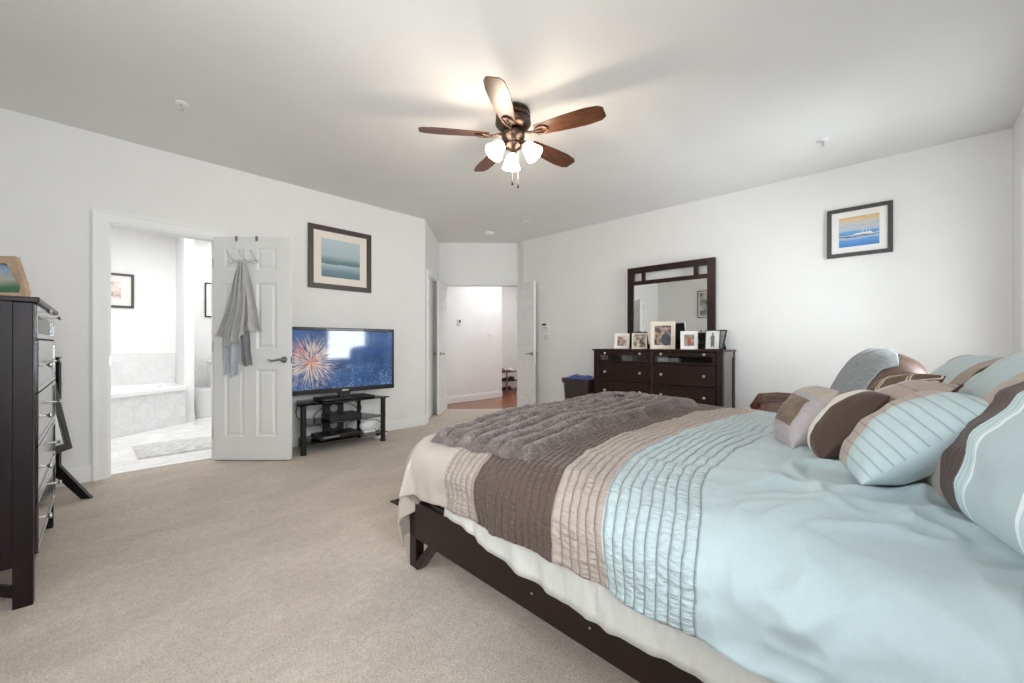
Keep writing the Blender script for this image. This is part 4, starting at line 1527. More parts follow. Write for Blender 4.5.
# photo frames on the dresser -------------------------------------
def photo_frame(label, y, x, wd, h, fw, mwid, yaw, frame_m, print_m, z0=1.0155, lean=12, figure=None, board=None, group='photo frames on the dresser', name='photo_frame', corner=None):
    """stands on furniture, front towards -x turned by yaw, leaning back on an easel leg"""
    r = thing(name, label, 'photo frame', (x, y, z0), R(-90 + yaw), group)
    ti = Matrix.Rotation(R(-lean), 4, 'X')
    mb = MB()
    a = wd / 2
    for x0, x1, q0, q1 in ((-a, -a + fw, 0, h), (a - fw, a, 0, h), (-a + fw, a - fw, h - fw, h), (-a + fw, a - fw, 0, fw)):
        mb.box(x0, x1, -0.012, 0.004, q0, q1, 0.002, mat=ti)
    f = mb.build('frame', frame_m, r)
    MB().box(-a + 0.004, a - 0.004, 0.0, 0.006, 0.004, h - 0.004, mat=ti).build('backing', M['blackmatte'], r)
    if mwid > 0:
        MB().box(-a + fw, a - fw, -0.004, 0.0, fw, h - fw, mat=ti).build('mat_board', board or M['mat_board'], r)
    pr = MB().box(-a + fw + mwid, a - fw - mwid, -0.0055, -0.004, fw + mwid, h - fw - mwid, mat=ti).build('photograph', print_m, r)
    if figure:
        for (fx, fz, sx_, sz_) in figure[1]:
            mb = MB()
            q = ti @ Matrix.Translation((fx, -0.0062, fz)) @ Matrix.Diagonal((sx_, 0.0006, sz_, 1))
            bmesh.ops.create_uvsphere(mb.bm, u_segments=14, v_segments=8, radius=1, matrix=q)
            mb.build('printed_figure', figure[0], pr, smooth=True)
        if len(figure) > 2:
            for (fx, fz, sx_, sz_) in figure[3]:
                mb = MB()
                q = ti @ Matrix.Translation((fx, -0.0068, fz)) @ Matrix.Diagonal((sx_, 0.0006, sz_, 1))
                bmesh.ops.create_uvsphere(mb.bm, u_segments=14, v_segments=8, radius=1, matrix=q)
                mb.build('printed_figure', figure[2], pr, smooth=True)
    mb = MB()
    mb.prism([(-0.02, 0), (0.02, 0), (0.012, h * 0.7), (-0.012, h * 0.7)], 0.0, 0.003,
             mat=Matrix.Translation((0, h * 0.28, 0)) @ Matrix.Rotation(R(14), 4, 'X') @ Matrix(((1, 0, 0, 0), (0, 0, 1, 0), (0, 1, 0, 0), (0, 0, 0, 1))))
    mb.build('easel_leg', M['blackmatte'], r)
    return r


M['ph1'] = photo_mat('print_dark_couple', [(0.35, (0.04, 0.035, 0.04)), (0.5, (0.16, 0.10, 0.09)), (0.62, (0.45, 0.34, 0.30))], 26, 1.0)
M['ph2'] = photo_mat('print_family_outdoors', [(0.35, (0.10, 0.09, 0.07)), (0.5, (0.32, 0.25, 0.18)), (0.62, (0.60, 0.55, 0.48))], 24, 2.0)
M['ph3'] = photo_mat('print_group_portrait', [(0.36, (0.05, 0.04, 0.045)), (0.48, (0.22, 0.13, 0.11)), (0.6, (0.46, 0.36, 0.33))], 17, 3.3)
M['ph4'] = photo_mat('print_red_dress', [(0.35, (0.16, 0.14, 0.12)), (0.6, (0.36, 0.30, 0.26))], 24, 4.0)
M['ph5'] = photo_mat('print_pale_studio', [(0.3, (0.60, 0.60, 0.59)), (0.7, (0.74, 0.74, 0.72))], 10, 5.0)
M['fig_dark'] = plain('printed_dark_suit', (0.05, 0.055, 0.075), 0.4, var=0.3)
M['fig_red'] = plain('printed_red_dress', (0.38, 0.06, 0.05), 0.4, var=0.3)
M['fig_grey'] = plain('printed_grey_suit', (0.11, 0.12, 0.12), 0.4, var=0.4)
M['fig_skin'] = plain('printed_skin', (0.34, 0.20, 0.15), 0.4, var=0.3)
photo_frame('small white photo frame, the first at the left end of the dresser', 2.52, 4.66, 0.185, 0.195, 0.028, 0.012, 18, M['frame_white'], M['ph1'],
            figure=(M['fig_skin'], [(-0.012, 0.105, 0.012, 0.016), (0.02, 0.095, 0.012, 0.016)]))
photo_frame('narrow cream photo frame of a group, second from the left on the dresser', 2.28, 4.65, 0.175, 0.195, 0.016, 0.0, 24, M['frame_cream'], M['ph2'],
            figure=(M['fig_skin'], [(-0.035, 0.115, 0.011, 0.015), (0.005, 0.125, 0.011, 0.015), (0.04, 0.11, 0.011, 0.015)]))
photo_frame('largest cream photo frame, standing in the middle of the dresser', 2.00, 4.66, 0.275, 0.325, 0.035, 0.012, 20, M['frame_cream'], M['ph3'], lean=10,
            figure=(M['fig_dark'], [(0.035, 0.115, 0.055, 0.075), (0.03, 0.20, 0.02, 0.012)], M['fig_skin'], [(0.015, 0.215, 0.018, 0.024), (-0.045, 0.17, 0.018, 0.024), (-0.05, 0.10, 0.016, 0.05)]))
photo_frame('white photo frame with a figure in red, right of the largest frame', 1.685, 4.62, 0.175, 0.205, 0.030, 0.008, 22, M['frame_white'], M['ph4'],
            figure=(M['fig_red'], [(0.0, 0.09, 0.02, 0.045)], M['fig_skin'], [(0.0, 0.145, 0.010, 0.013)]))
photo_frame('thin black photo frame of a standing figure at the right end of the dresser', 1.445, 4.62, 0.145, 0.21, 0.007, 0.0, 8, M['blackmatte'], M['ph5'],
            figure=(M['fig_grey'], [(0.0, 0.125, 0.022, 0.035), (-0.008, 0.07, 0.010, 0.05), (0.01, 0.07, 0.010, 0.05), (0.0, 0.172, 0.009, 0.012)]))
photo_frame('dark photo frame standing edge-on behind the frame at the right end', 1.405, 4.74, 0.11, 0.215, 0.012, 0.0, -38, M['blackmatte'], M['ph5'])
photo_frame('small dark blue photo frame standing in front of the left mirror post', 2.37, 4.78, 0.09, 0.22, 0.012, 0.0, 10, M['blackmatte'], M['fig_dark'])

# ------------------------------------------------------------------ chest of drawers (left foreground, front faces +x)
chest = thing('chest_of_drawers', 'tall dark chest of drawers with a glass-front top drawer, at the left edge', 'chest of drawers', (-0.117, 2.594, 0), R(90 - 1.72))
case_furniture(chest, 1.06, 0.52, 1.265, 1, [(0.185, 0.405), (0.413, 0.632), (0.640, 0.860), (0.868, 1.088), (1.096, 1.240)], M['chestwood'], M['nickel'], True, long_handle=True, leg_h=0.17, post=0.056, front_m=M['chestfront'])
M['ph6'] = bands_mat('print_green_garden', [(0.0, (0.03, 0.10, 0.05)), (0.3, (0.05, 0.18, 0.08)), (0.5, (0.45, 0.42, 0.36)), (0.7, (0.30, 0.40, 0.52)), (1.0, (0.10, 0.16, 0.28))], 0.0, 0.2, 0.3, 12, (1, 1, 1))


def clipped_frame(label, loc, rotz, wd, h, cut, fw, lean, frame_m, print_m):
    """wooden frame with cut corners, leaning back"""
    r = thing('photo_frame', label, 'photo frame', loc, rotz, 'photo frames on the chest')
    ti = Matrix.Rotation(R(-lean), 4, 'X')
    up = Matrix(((1, 0, 0, 0), (0, 0, 1, 0), (0, 1, 0, 0), (0, 0, 0, 1)))

    def octo(d, k):
        a = wd / 2 - d
        t = h - d
        cx_, cz_ = cut[0], cut[1] - d * 1.6
        return [(-a, d), (a, d), (a, t - cz_), (a - cx_, t), (-a + cx_, t), (-a, t - cz_)]
    o, i = octo(0, 0), octo(fw, 0.42)
    mb = MB()
    bm = mb.bm
    rings = []
    for pts, y in ((o, 0.0), (o, -0.02), (i, -0.016), (i, 0.0)):
        rings.append([bm.verts.new(ti @ Vector((p[0], y, p[1]))) for p in pts])
    for a, b2 in zip(rings, rings[1:] + rings[:1]):
        for k in range(6):
            bm.faces.new((a[k], a[(k + 1) % 6], b2[(k + 1) % 6], b2[k]))
    mb.build('frame', frame_m, r)
    ins = octo(fw * 0.8, 0.42)
    MB().prism(ins, -0.004, 0.002, mat=ti @ up).build('photograph', print_m, r)
    mb = MB()
    mb.prism([(-0.02, 0), (0.02, 0), (0.012, h * 0.75), (-0.012, h * 0.75)], 0.0, 0.003,
             mat=Matrix.Translation((0, h * 0.30, 0)) @ Matrix.Rotation(R(16), 4, 'X') @ up)
    mb.build('easel_leg', M['blackmatte'], r)
    return r


clipped_frame('tan wooden photo frame with cut corners on top of the chest of drawers', (-0.262, 2.975, 1.266), R(-44), 0.34, 0.205, (0.08, 0.165), 0.034, 10, M['frame_tan'], M['ph6'])
photo_frame('small black photo frame behind the tan frame on the chest of drawers', 3.36, -0.225, 0.10, 0.135, 0.014, 0.0, 62, M['blackmatte'], M['ph1'], z0=1.266, group='photo frames on the chest')

# ------------------------------------------------------------------ cheval mirror behind the chest
chev = thing('cheval_mirror', 'tilting floor mirror in a black frame behind the chest of drawers', 'mirror', (-0.188, 3.985, 0), R(90 - 27))
# local x runs along the mirror width towards +y, local -y is the front (+x side of the room)
CW = 0.40
for sx in (0, 1):
    x = -CW / 2 - 0.03 if sx == 0 else CW / 2 + 0.03
    mb = MB()
    mb.box(x - 0.014, x + 0.014, -0.018, 0.018, 0.16, 0.985, 0.003)
    mb.build('post', M['black_wood'], chev)
    mb = MB()
    for sg in (1, -1):
        mb.prism([(sg * 0.0, 0.27), (sg * 0.0, 0.17), (sg * 0.135, 0.0), (sg * 0.19, 0.0), (sg * 0.165, 0.03)], x - 0.014, x + 0.014,
                 mat=Matrix(((0, 0, 1, 0), (1, 0, 0, 0), (0, 1, 0, 0), (0, 0, 0, 1))))
    mb.build('foot', M['black_wood'], chev)
MB().box(-CW / 2 - 0.02, CW / 2 + 0.02, -0.012, 0.012, 0.19, 0.23, 0.003).build('stretcher', M['black_wood'], chev)
tl = Matrix.Translation((0, 0, 0.80)) @ Matrix.Rotation(R(-11), 4, 'X')
mb = MB()
for x0, x1, z0, z1 in ((-CW / 2, -CW / 2 + 0.05, -0.45, 0.45), (CW / 2 - 0.05, CW / 2, -0.45, 0.45), (-CW / 2 + 0.05, CW / 2 - 0.05, 0.40, 0.45), (-CW / 2 + 0.05, CW / 2 - 0.05, -0.45, -0.40)):
    mb.box(x0, x1, -0.014, 0.014, z0, z1, 0.003, mat=tl)
mb.build('frame', M['black_wood'], chev)
MB().box(-CW / 2 + 0.045, CW / 2 - 0.045, -0.006, 0.004, -0.405, 0.405, mat=tl).build('mirror_glass', M['mirror'], chev)
mb = MB()
for sg in (-1, 1):
    mb.cyl((sg * (CW / 2 - 0.01), 0, 0.80), (sg * (CW / 2 + 0.06), 0, 0.80), 0.008, n=10)
    mb.sphere((sg * (CW / 2 + 0.06), 0, 0.80), 0.014, n=10)
mb.build('pivot_knob', M['nickel'], chev, smooth=True)

# ------------------------------------------------------------------ television and stand
TVY = 4.36
tv = thing('television', 'flat screen television showing fireworks, on the black glass stand', 'television', (2.0, TVY, 0.492), R(-2))
mb = MB()
x0, x1, z0, z1 = -0.575, 0.575, 0.068, 0.755
mb.box(x0, x1, 0.012, 0.06, z0, z1, 0.008)
for a, b, c_, d_ in ((x0, x0 + 0.024, z0, z1), (x1 - 0.024, x1, z0, z1), (x0, x1, z1 - 0.032, z1), (x0, x1, z0, z0 + 0.05)):
    mb.box(a, b, -0.012, 0.02, c_, d_, 0.005)
mb.build('casing', M['black'], tv)
MB().box(x0 + 0.022, x1 - 0.022, 0.0, 0.012, z0 + 0.047, z1 - 0.03).build('screen', M['tv'], tv)
mb = MB()
mb.box(-0.06, 0.06, 0.0, 0.05, 0.02, 0.10, 0.006)
mb.build('neck', M['black'], tv)
mb = MB()
mb.box(-0.28, 0.28, -0.13, 0.15, 0.0, 0.022, 0.008)
mb.build('base', M['black'], tv)
mb = MB()
mb.box(-0.035, 0.035, -0.0145, -0.012, z0 + 0.014, z0 + 0.030)
mb.build('maker_badge', M['nickel'], tv)
mb = MB()
mb.box(-0.2, 0.2, -0.014, -0.0118, z1 - 0.024, z1 - 0.010)
mb.build('trim_strip', M['grey_plastic'], tv)

tvs = thing('television_stand', 'black television stand with smoked glass shelves and round posts', 'stand', (1.93, 4.15, 0))
SWD = 0.47


def shelf(z, inset, name, th=0.008):
    mb = MB()
    n = 16
    front = [(-SWD + inset + (2 * SWD - 2 * inset) * i / n, -0.01 + inset * 0.3 + 0.03 * (2 * i / n - 1) ** 2) for i in range(n + 1)]
    pts = front + [(SWD * 0.72 - inset, 0.40), (-SWD * 0.72 + inset, 0.40)]
    mb.prism(pts, z - th, z)
    return mb.build(name, M['smoked'], tvs)


def shelf_wing(z, sg, name, th=0.008):
    mb = MB()
    pts = [(sg * 0.09, 0.06), (sg * 0.30, 0.03), (sg * 0.46, 0.03), (sg * 0.46, 0.12), (sg * 0.32, 0.34), (sg * 0.09, 0.36)]
    if sg < 0:
        pts = pts[::-1]
    mb.prism(pts, z - th, z)
    return mb.build(name, M['smoked'], tvs)


shelf(0.491, -0.02, 'glass_top', 0.010)
shelf(0.105, 0.0, 'glass_shelf')
shelf(0.285, 0.02, 'glass_shelf')
for sg in (-1, 1):
    mb = MB()
    mb.cyl((sg * 0.42, 0.035, 0.0), (sg * 0.42, 0.035, 0.481), 0.026, n=20)
    mb.cyl((sg * 0.42, 0.035, 0.0), (sg * 0.42, 0.035, 0.02), 0.030, n=20)
    mb.cyl((sg * 0.42, 0.035, 0.465), (sg * 0.42, 0.035, 0.481), 0.030, n=20)
    autosmooth(mb.build('post', M['black'], tvs))
    mb = MB()
    mb.cyl((sg * 0.30, 0.36, 0.0), (sg * 0.30, 0.36, 0.481), 0.022, n=16)
    autosmooth(mb.build('post', M['black'], tvs))
mb = MB()
mb.box(-0.11, 0.11, 0.33, 0.36, 0.03, 0.481, 0.004)
mb.build('cable_panel', M['blackmatte'], tvs)
mb = MB()
for z in (0.38, 0.20):
    mb.cyl((-0.0, 0.326, z), (-0.0, 0.332, z), 0.04, n=24)
mb.build('cable_port', M['grey_plastic'], tvs)
# devices
cb = MB().box(-0.17, 0.17, 0, 0.22, 0, 0.055, 0.005).build('cable_box', M['black'], loc=(1.95, 4.22, 0.2855))
tag(cb, 'black cable box on the middle glass shelf of the television stand', 'cable box')
dv = thing('disc_player', 'flat black disc player on the lowest shelf of the television stand', 'disc player', (1.88, 4.18, 0.1055))
MB().box(-0.21, 0.21, 0, 0.25, 0.006, 0.048, 0.005).build('casing', M['black'], dv)
MB().box(-0.18, -0.02, -0.002, 0.001, 0.025, 0.036).build('disc_tray', M['grey_plastic'], dv)
for sx in (-0.18, 0.18):
    for sy in (0.03, 0.22):
        MB().cyl((sx, sy, 0), (sx, sy, 0.007), 0.012, n=10).build('foot', M['blackmatte'], dv)
ro = thing('router', 'rounded white router on the lowest shelf, right of the disc player', 'router', (2.22, 4.27, 0.1055))
mb = MB()
mb.sphere((0, 0, 0.075), 1.0, 0.10, 0.05, 0.072, 24)
mb.build('casing', M['white_plastic'], ro, smooth=True)
MB().box(-0.07, 0.07, -0.035, 0.035, 0, 0.02, 0.005).build('base', M['white_plastic'], ro)
# cords
mb = MB()
random.seed(4)


def cord(pts, r=0.004):
    out = []
    pv = [Vector(p) for p in pts]
    for i in range(len(pv) - 1):
        a = pv[max(i - 1, 0)]
        b2, c_ = pv[i], pv[i + 1]
        d_ = pv[min(i + 2, len(pv) - 1)]
        for k in range(8):
            t = k / 8
            out.append(0.5 * ((2 * b2) + (-a + c_) * t + (2 * a - 5 * b2 + 4 * c_ - d_) * t * t + (-a + 3 * b2 - 3 * c_ + d_) * t ** 3))
    out.append(pv[-1])
    return out, r


for pts, mt, lab in (
    ([(2.05, 4.40, 0.48), (2.15, 4.42, 0.44), (2.22, 4.43, 0.36), (2.18, 4.44, 0.30), (2.10, 4.45, 0.33)], 'cable', 'black cord looping behind the television stand, right of the cable panel'),
    ([(2.00, 4.40, 0.44), (2.10, 4.42, 0.41), (2.19, 4.44, 0.33), (2.20, 4.45, 0.24), (2.08, 4.46, 0.20), (2.06, 4.46, 0.13)], 'cable', 'black cord hanging down to the disc player shelf'),
    ([(1.82, 4.40, 0.47), (1.78, 4.42, 0.40), (1.70, 4.42, 0.33), (1.74, 4.44, 0.26), (1.78, 4.44, 0.20)], 'cable', 'black cord slanting left of the cable panel'),
    ([(1.46, 4.20, 0.47), (1.47, 4.26, 0.40), (1.52, 4.32, 0.33), (1.60, 4.36, 0.30)], 'cable', 'black cord curving down at the left end of the television stand'),
    ([(2.30, 4.46, 0.02), (2.42, 4.40, 0.02), (2.52, 4.45, 0.02), (2.50, 4.55, 0.06), (2.42, 4.56, 0.20), (2.44, 4.57, 0.30)], 'white_cable', 'white cord lying by the baseboard right of the television stand'),
    ([(2.36, 4.36, 0.03), (2.45, 4.44, 0.09), (2.50, 4.50, 0.14), (2.44, 4.54, 0.18), (2.40, 4.50, 0.10), (2.47, 4.40, 0.03), (2.56, 4.46, 0.02)], 'cable', 'tangled black cord on the carpet right of the television stand')):
    p, r_ = cord(pts)
    co = MB().tube(p, r_, 6).build('cord', M[mt], smooth=True)
    tag(co, lab, 'cord', 'cords around the television stand')
ps = thing('power_strip', 'pale power strip with black plugs on the carpet by the stand', 'power strip', (2.43, 4.38, 0), R(35))
MB().box(-0.11, 0.11, -0.025, 0.025, 0.0, 0.03, 0.006).build('casing', M['white_plastic'], ps)
for x in (-0.06, 0.0, 0.06):
    MB().box(x - 0.018, x + 0.018, -0.018, 0.018, 0.028, 0.075, 0.005).build('plug', M['black'], ps)

# ------------------------------------------------------------------ over-door hooks and towels on the bathroom door
rack = thing('over_door_hook_rack', 'white metal hook rack hung over the top of the bathroom door', 'hook rack', (0.875, 4.598, 0), DOOR_A)
mb = MB()
for x in (0.215, 0.40):
    mb.box(x - 0.010, x + 0.010, -0.004, -0.001, 1.83, 2.063)
    mb.box(x - 0.010, x + 0.010, -0.004, 0.041, 2.061, 2.064)
    mb.box(x - 0.010, x + 0.010, 0.037, 0.041, 2.00, 2.063)
mb.build('strap', M['white_plastic'], rack)
mb = MB()
for x in (0.215, 0.40):
    mb.box(x - 0.011, x + 0.011, -0.0065, -0.0035, 2.02, 2.066)
mb.build('clip', M['pewter'], rack)
mb = MB()
mb.box(0.18, 0.42, -0.010, -0.003, 1.82, 1.85, 0.002)
mb.build('rail', M['bin_white'], rack)
for x in (0.19, 0.30, 0.41):
    mb = MB()
    mb.tube([(x, -0.006, 1.84), (x - 0.006, -0.03, 1.86), (x - 0.02, -0.05, 1.90), (x - 0.035, -0.055, 1.925)], 0.006, 8)
    mb.tube([(x, -0.006, 1.83), (x, -0.03, 1.812), (x - 0.012, -0.045, 1.815), (x - 0.02, -0.05, 1.83)], 0.006, 8)
    mb.build('hook', M['bin_white'], rack, smooth=True)


def hanging_cloth(name, label, top, path, mat, cat, folds=3, amp=0.022, y0=-0.035, seed=0.0, ragged=0.03, group=None):
    """cloth gathered at `top` (x,z) on the door front; path = [(z, x_left, x_right)] going down"""
    def at(v):
        k = v * (len(path) - 1)
        i = min(int(k), len(path) - 2)
        f = k - i
        f = f * f * (3 - 2 * f) * 0.5 + f * 0.5
        return [path[i][j] * (1 - f) + path[i + 1][j] * f for j in range(3)]

    def pt(u, v):
        z, xl, xr = at(v)
        x = xl + (xr - xl) * u
        wdt = xr - xl
        ph = u * folds * 2 * PI + seed + 0.9 * nz(v * 3, seed)
        y = y0 - amp * (0.5 + 0.5 * math.sin(ph)) * (0.5 + 0.8 * v) - 0.012 * nz(u * 4 + seed, v * 5)
        y -= 0.012 * math.sin(u * PI)
        x += 0.012 * math.cos(ph) * min(1, wdt * 6)
        z += ragged * nz(u * 3.3 + seed, 2.0) * smoothstep(0.75, 1, v) + ragged * 0.8 * (abs(u - 0.5) - 0.25) * smoothstep(0.7, 1, v)
        return Vector((x, min(y, -0.008), z))
    o = MB().grid(pt, 70, 60).build(name, mat, loc=(0.875, 4.598, 0), rot=(0, 0, DOOR_A), smooth=True)
    md = o.modifiers.new('solid', 'SOLIDIFY')
    md.thickness = 0.006
    tag(o, label, cat, group)
    return o


hanging_cloth('towel', 'dark grey towel lobe hanging lowest on the right under the door hooks', None, [(1.80, 0.275, 0.32), (1.5, 0.25, 0.335), (1.2, 0.26, 0.34), (1.02, 0.275, 0.36), (0.88, 0.30, 0.375)],
              M['towel_dark'], 'towel', 2, 0.016, -0.012, 2.0, 0.02, 'towels on the bathroom door')
hanging_cloth('towel', 'pale blue-grey towel with a ragged hem hanging on the left of the door hooks', None, [(1.80, 0.265, 0.30), (1.5, 0.195, 0.28), (1.2, 0.105, 0.27), (0.98, 0.11, 0.29), (0.79, 0.13, 0.26)],
              M['towel_blue'], 'towel', 2.3, 0.022, -0.016, 0.6, 0.04, 'towels on the bathroom door')
hanging_cloth('towel', 'light grey towel with a square hem hanging on the right of the door hooks', None, [(1.81, 0.285, 0.325), (1.6, 0.29, 0.38), (1.4, 0.295, 0.42), (1.25, 0.30, 0.455), (1.19, 0.31, 0.475)],
              M['towel_grey'], 'towel', 1.6, 0.022, -0.026, 4.0, 0.01, 'towels on the bathroom door')
hanging_cloth('towel', 'large grey towel bunched on the middle of the door hooks', None, [(1.815, 0.265, 0.315), (1.6, 0.215, 0.33), (1.4, 0.165, 0.335), (1.2, 0.10, 0.32), (1.10, 0.075, 0.31)],
              M['towel_grey'], 'towel', 3.4, 0.034, -0.036, 1.2, 0.09, 'towels on the bathroom door')

# ------------------------------------------------------------------ wall controls, ceiling fittings
def wall_box(name, label, cat, wd, h, d, loc, rotz, mat, extra=None):
    r = thing(name, label, cat, loc, rotz)
    MB().box(-wd / 2, wd / 2, -d, 0, -h / 2, h / 2, min(0.004, d * 0.3)).build('plate', mat, r)
    for nm, x0, x1, z0, z1, dd, m2 in extra or []:
        MB().box(x0, x1, -d - dd, -d + 0.002, z0, z1, 0.001).build(nm, m2, r)
    return r


wall_box('alarm_keypad', 'white alarm keypad with a dark display on the wall by the entry door', 'keypad', 0.16, 0.13, 0.028, (XR, 3.96, 1.345), R(-90), M['white_plastic'],
         [('display', -0.055, 0.03, 0.015, 0.045, 0.002, M['blackmatte']), ('key_pad', -0.055, 0.055, -0.045, 0.0, 0.002, M['bin_white'])])
wall_box('light_switch', 'white double light switch below the alarm keypad', 'light switch', 0.115, 0.115, 0.008, (XR, 3.945, 1.18), R(-90), M['white_plastic'],
         [('rocker', -0.04, -0.008, -0.035, 0.035, 0.004, M['bin_white']), ('rocker', 0.008, 0.04, -0.035, 0.035, 0.004, M['bin_white'])])
wall_box('thermostat', 'small white thermostat with a dark face on the hall wall', 'thermostat', 0.085, 0.10, 0.022, (4.86, 5.92, 1.49), 0, M['white_plastic'],
         [('display', -0.022, 0.022, -0.02, 0.035, 0.002, M['frame_grey'])])
wall_box('light_switch', 'white light switch plate farther along the hall wall', 'light switch', 0.12, 0.115, 0.008, (5.65, 5.92, 1.30), 0, M['white_plastic'],
         [('rocker', -0.035, -0.01, -0.035, 0.035, 0.004, M['trim']), ('rocker', 0.01, 0.035, -0.035, 0.035, 0.004, M['trim'])])


def sprinkler(label, x, y):
    r = thing('sprinkler_head', label, 'sprinkler', (x, y, HC), 0, 'ceiling sprinklers')
    MB().lathe([(0.04, 0), (0.04, -0.004), (0.028, -0.008), (0.0, -0.009)], 24).build('escutcheon', M['white_plastic'], r, smooth=True)
    mb = MB()
    mb.cyl((0, 0, -0.008), (0, 0, -0.03), 0.009, n=12)
    mb.tube([(0.010, 0, -0.02), (0.013, 0, -0.035), (0.004, 0, -0.048)], 0.003, 6)
    mb.tube([(-0.010, 0, -0.02), (-0.013, 0, -0.035), (-0.004, 0, -0.048)], 0.003, 6)
    mb.cyl((0, 0, -0.047), (0, 0, -0.050), 0.016, n=16)
    mb.build('nozzle', M['nickel'], r)
    return r


sprinkler('ceiling sprinkler over the bathroom door side of the room', 0.505, 3.62)
sprinkler('ceiling sprinkler near the harbour picture wall', 4.191, 0.458)
sprinkler('ceiling sprinkler near the smoke detector by the entry', 4.229, 3.702)
sd = thing('smoke_detector', 'round white smoke detector on the ceiling before the entry', 'smoke detector', (4.218, 4.442, HC))
MB().lathe([(0.075, 0), (0.078, -0.012), (0.07, -0.03), (0.05, -0.042), (0.0, -0.045)], 28).build('cover', M['white_plastic'], sd, smooth=True)
MB().lathe([(0.078, 0), (0.084, -0.004), (0.078, -0.008), (0.0, -0.008)], 28).build('base', M['bin_white'], sd, smooth=True)

# ------------------------------------------------------------------ bin by the dresser
wb = thing('waste_bin', 'dark brown plastic bin with a blue bag, left of the dresser', 'bin', (4.66, 3.12, 0), R(-90))
mb = MB()
bm = mb.bm
rings = []
for z, sx_, sy_ in ((0, 0.17, 0.12), (0.56, 0.21, 0.15), (0.56, 0.228, 0.168), (0.62, 0.232, 0.172), (0.62, 0.205, 0.145), (0.05, 0.165, 0.115)):
    rg = []
    for k in range(32):
        a = 2 * PI * k / 32
        ca, sa = math.cos(a), math.sin(a)
        rg.append(bm.verts.new((sx_ * math.copysign(abs(ca) ** 0.35, ca), sy_ * math.copysign(abs(sa) ** 0.35, sa), z)))
    rings.append(rg)
for a, b2 in zip(rings, rings[1:]):
    for k in range(32):
        bm.faces.new((a[k], a[(k + 1) % 32], b2[(k + 1) % 32], b2[k]))
bm.faces.new(rings[0])
bm.faces.new(rings[-1])
autosmooth(mb.build('body', M['bin'], wb), 40)


def bag_pt(u, v):
    x = (-1 + 2 * u) * 0.185
    y = (-1 + 2 * v) * 0.125
    e = min(min(u, 1 - u), min(v, 1 - v)) * 2
    return Vector((x, y, 0.600 + 0.055 * min(1, e * 2.2) ** 0.7 + 0.02 * nz(u * 5, v * 5, 3) * min(1, e * 3)))


bg_ = MB().grid(bag_pt, 24, 18).build('plastic_bag', M['blue_plastic'], loc=(4.66, 3.12, 0), rot=(0, 0, R(-90)), smooth=True)
bg_.modifiers.new('solid', 'SOLIDIFY').thickness = 0.004
tag(bg_, 'blue plastic bag lying in the mouth of the dark bin', 'bag')

# ------------------------------------------------------------------ recliner beyond the bed
ch = thing('recliner', 'brown leather recliner beyond the bed with a grey blanket over its back', 'armchair', (4.00, 0.46, 0), R(14))
# local +y is the way it faces
def puffy(x0, x1, y0, y1, z0, z1, r, name, mat, tilt=None):
    mb = MB()
    mb.box(x0, x1, y0, y1, z0, z1, r, mat=tilt, seg=5)
    o = mb.build(name, mat, ch, smooth=True)
    return o


MB().box(-0.36, 0.36, -0.36, 0.36, 0.03, 0.26, 0.02).build('base', M['leather'], ch)
puffy(-0.29, 0.29, -0.30, 0.42, 0.22, 0.46, 0.08, 'seat', M['leather'])
tb = Matrix.Translation((0, -0.30, 0.66)) @ Matrix.Rotation(R(24), 4, 'X')


def spow(v, e):
    return math.copysign(abs(v) ** e, v)


def back_pt(x, th, g=0.0):
    """rounded, overstuffed back: slices along x, th runs round the slice from the front over the top"""
    a, b2, c2 = 0.37 + g, 0.22 + g, 0.385 + g
    q = max(0.0, 1 - abs(x / a) ** 3.2) ** 0.45
    dent = 1 - 0.05 * max(0.0, math.sin(th)) * (1 - abs(x / a))
    return tb @ Vector((x, b2 * (0.35 + 0.65 * q) * spow(math.cos(th), 0.75) * (q > 0), c2 * (0.55 + 0.45 * q) * spow(math.sin(th), 0.7) * (q > 0) * dent))


MB().grid(lambda u, v: back_pt(0.37 * math.sin((2 * u - 1) * PI / 2), v * 2 * PI), 40, 48).build('backrest', M['leather'], ch, smooth=True)
for sg in (-1, 1):
    x0, x1 = (-0.46, -0.29) if sg < 0 else (0.29, 0.46)
    a = puffy(x0, x1, -0.42, 0.40, 0.50, 0.625, 0.055, 'armrest', M['leather'])
    MB().box(x0 + 0.02, x1 - 0.02, -0.40, 0.36, 0.03, 0.53, 0.03, seg=3).build('arm_panel', M['leather'], a)
    mb = MB()
    mb.tube([(x0 + 0.085, 0.40, 0.05), (x0 + 0.085, 0.435, 0.35), (x0 + 0.085, 0.43, 0.50), (x0 + 0.085, 0.38, 0.59), (x0 + 0.085, 0.25, 0.61), (x0 + 0.085, 0.0, 0.605)], [0.03, 0.035, 0.04, 0.042, 0.035, 0.03], 12)
    mb.build('arm_front', M['redwood'], a, smooth=True)


def drape_pt(u, v):
    """blanket over the recliner's back: v 0 front hem .. 1 back hem"""
    x = -0.372 + 0.44 * u + 0.025 * nz(v * 3, 1.0) * u
    th = R(-62 + 140 * v)
    g = 0.014 + 0.008 * nz(u * 9, v * 5, 2)
    return back_pt(max(-0.383, x), th, g)


dr = MB().grid(drape_pt, 40, 60).build('blanket', M['throwback'], loc=(4.00, 0.46, 0), rot=(0, 0, R(14)), smooth=True)
dr.modifiers.new('solid', 'SOLIDIFY').thickness = 0.010
tag(dr, 'grey-blue blanket draped over the back of the leather recliner', 'blanket')

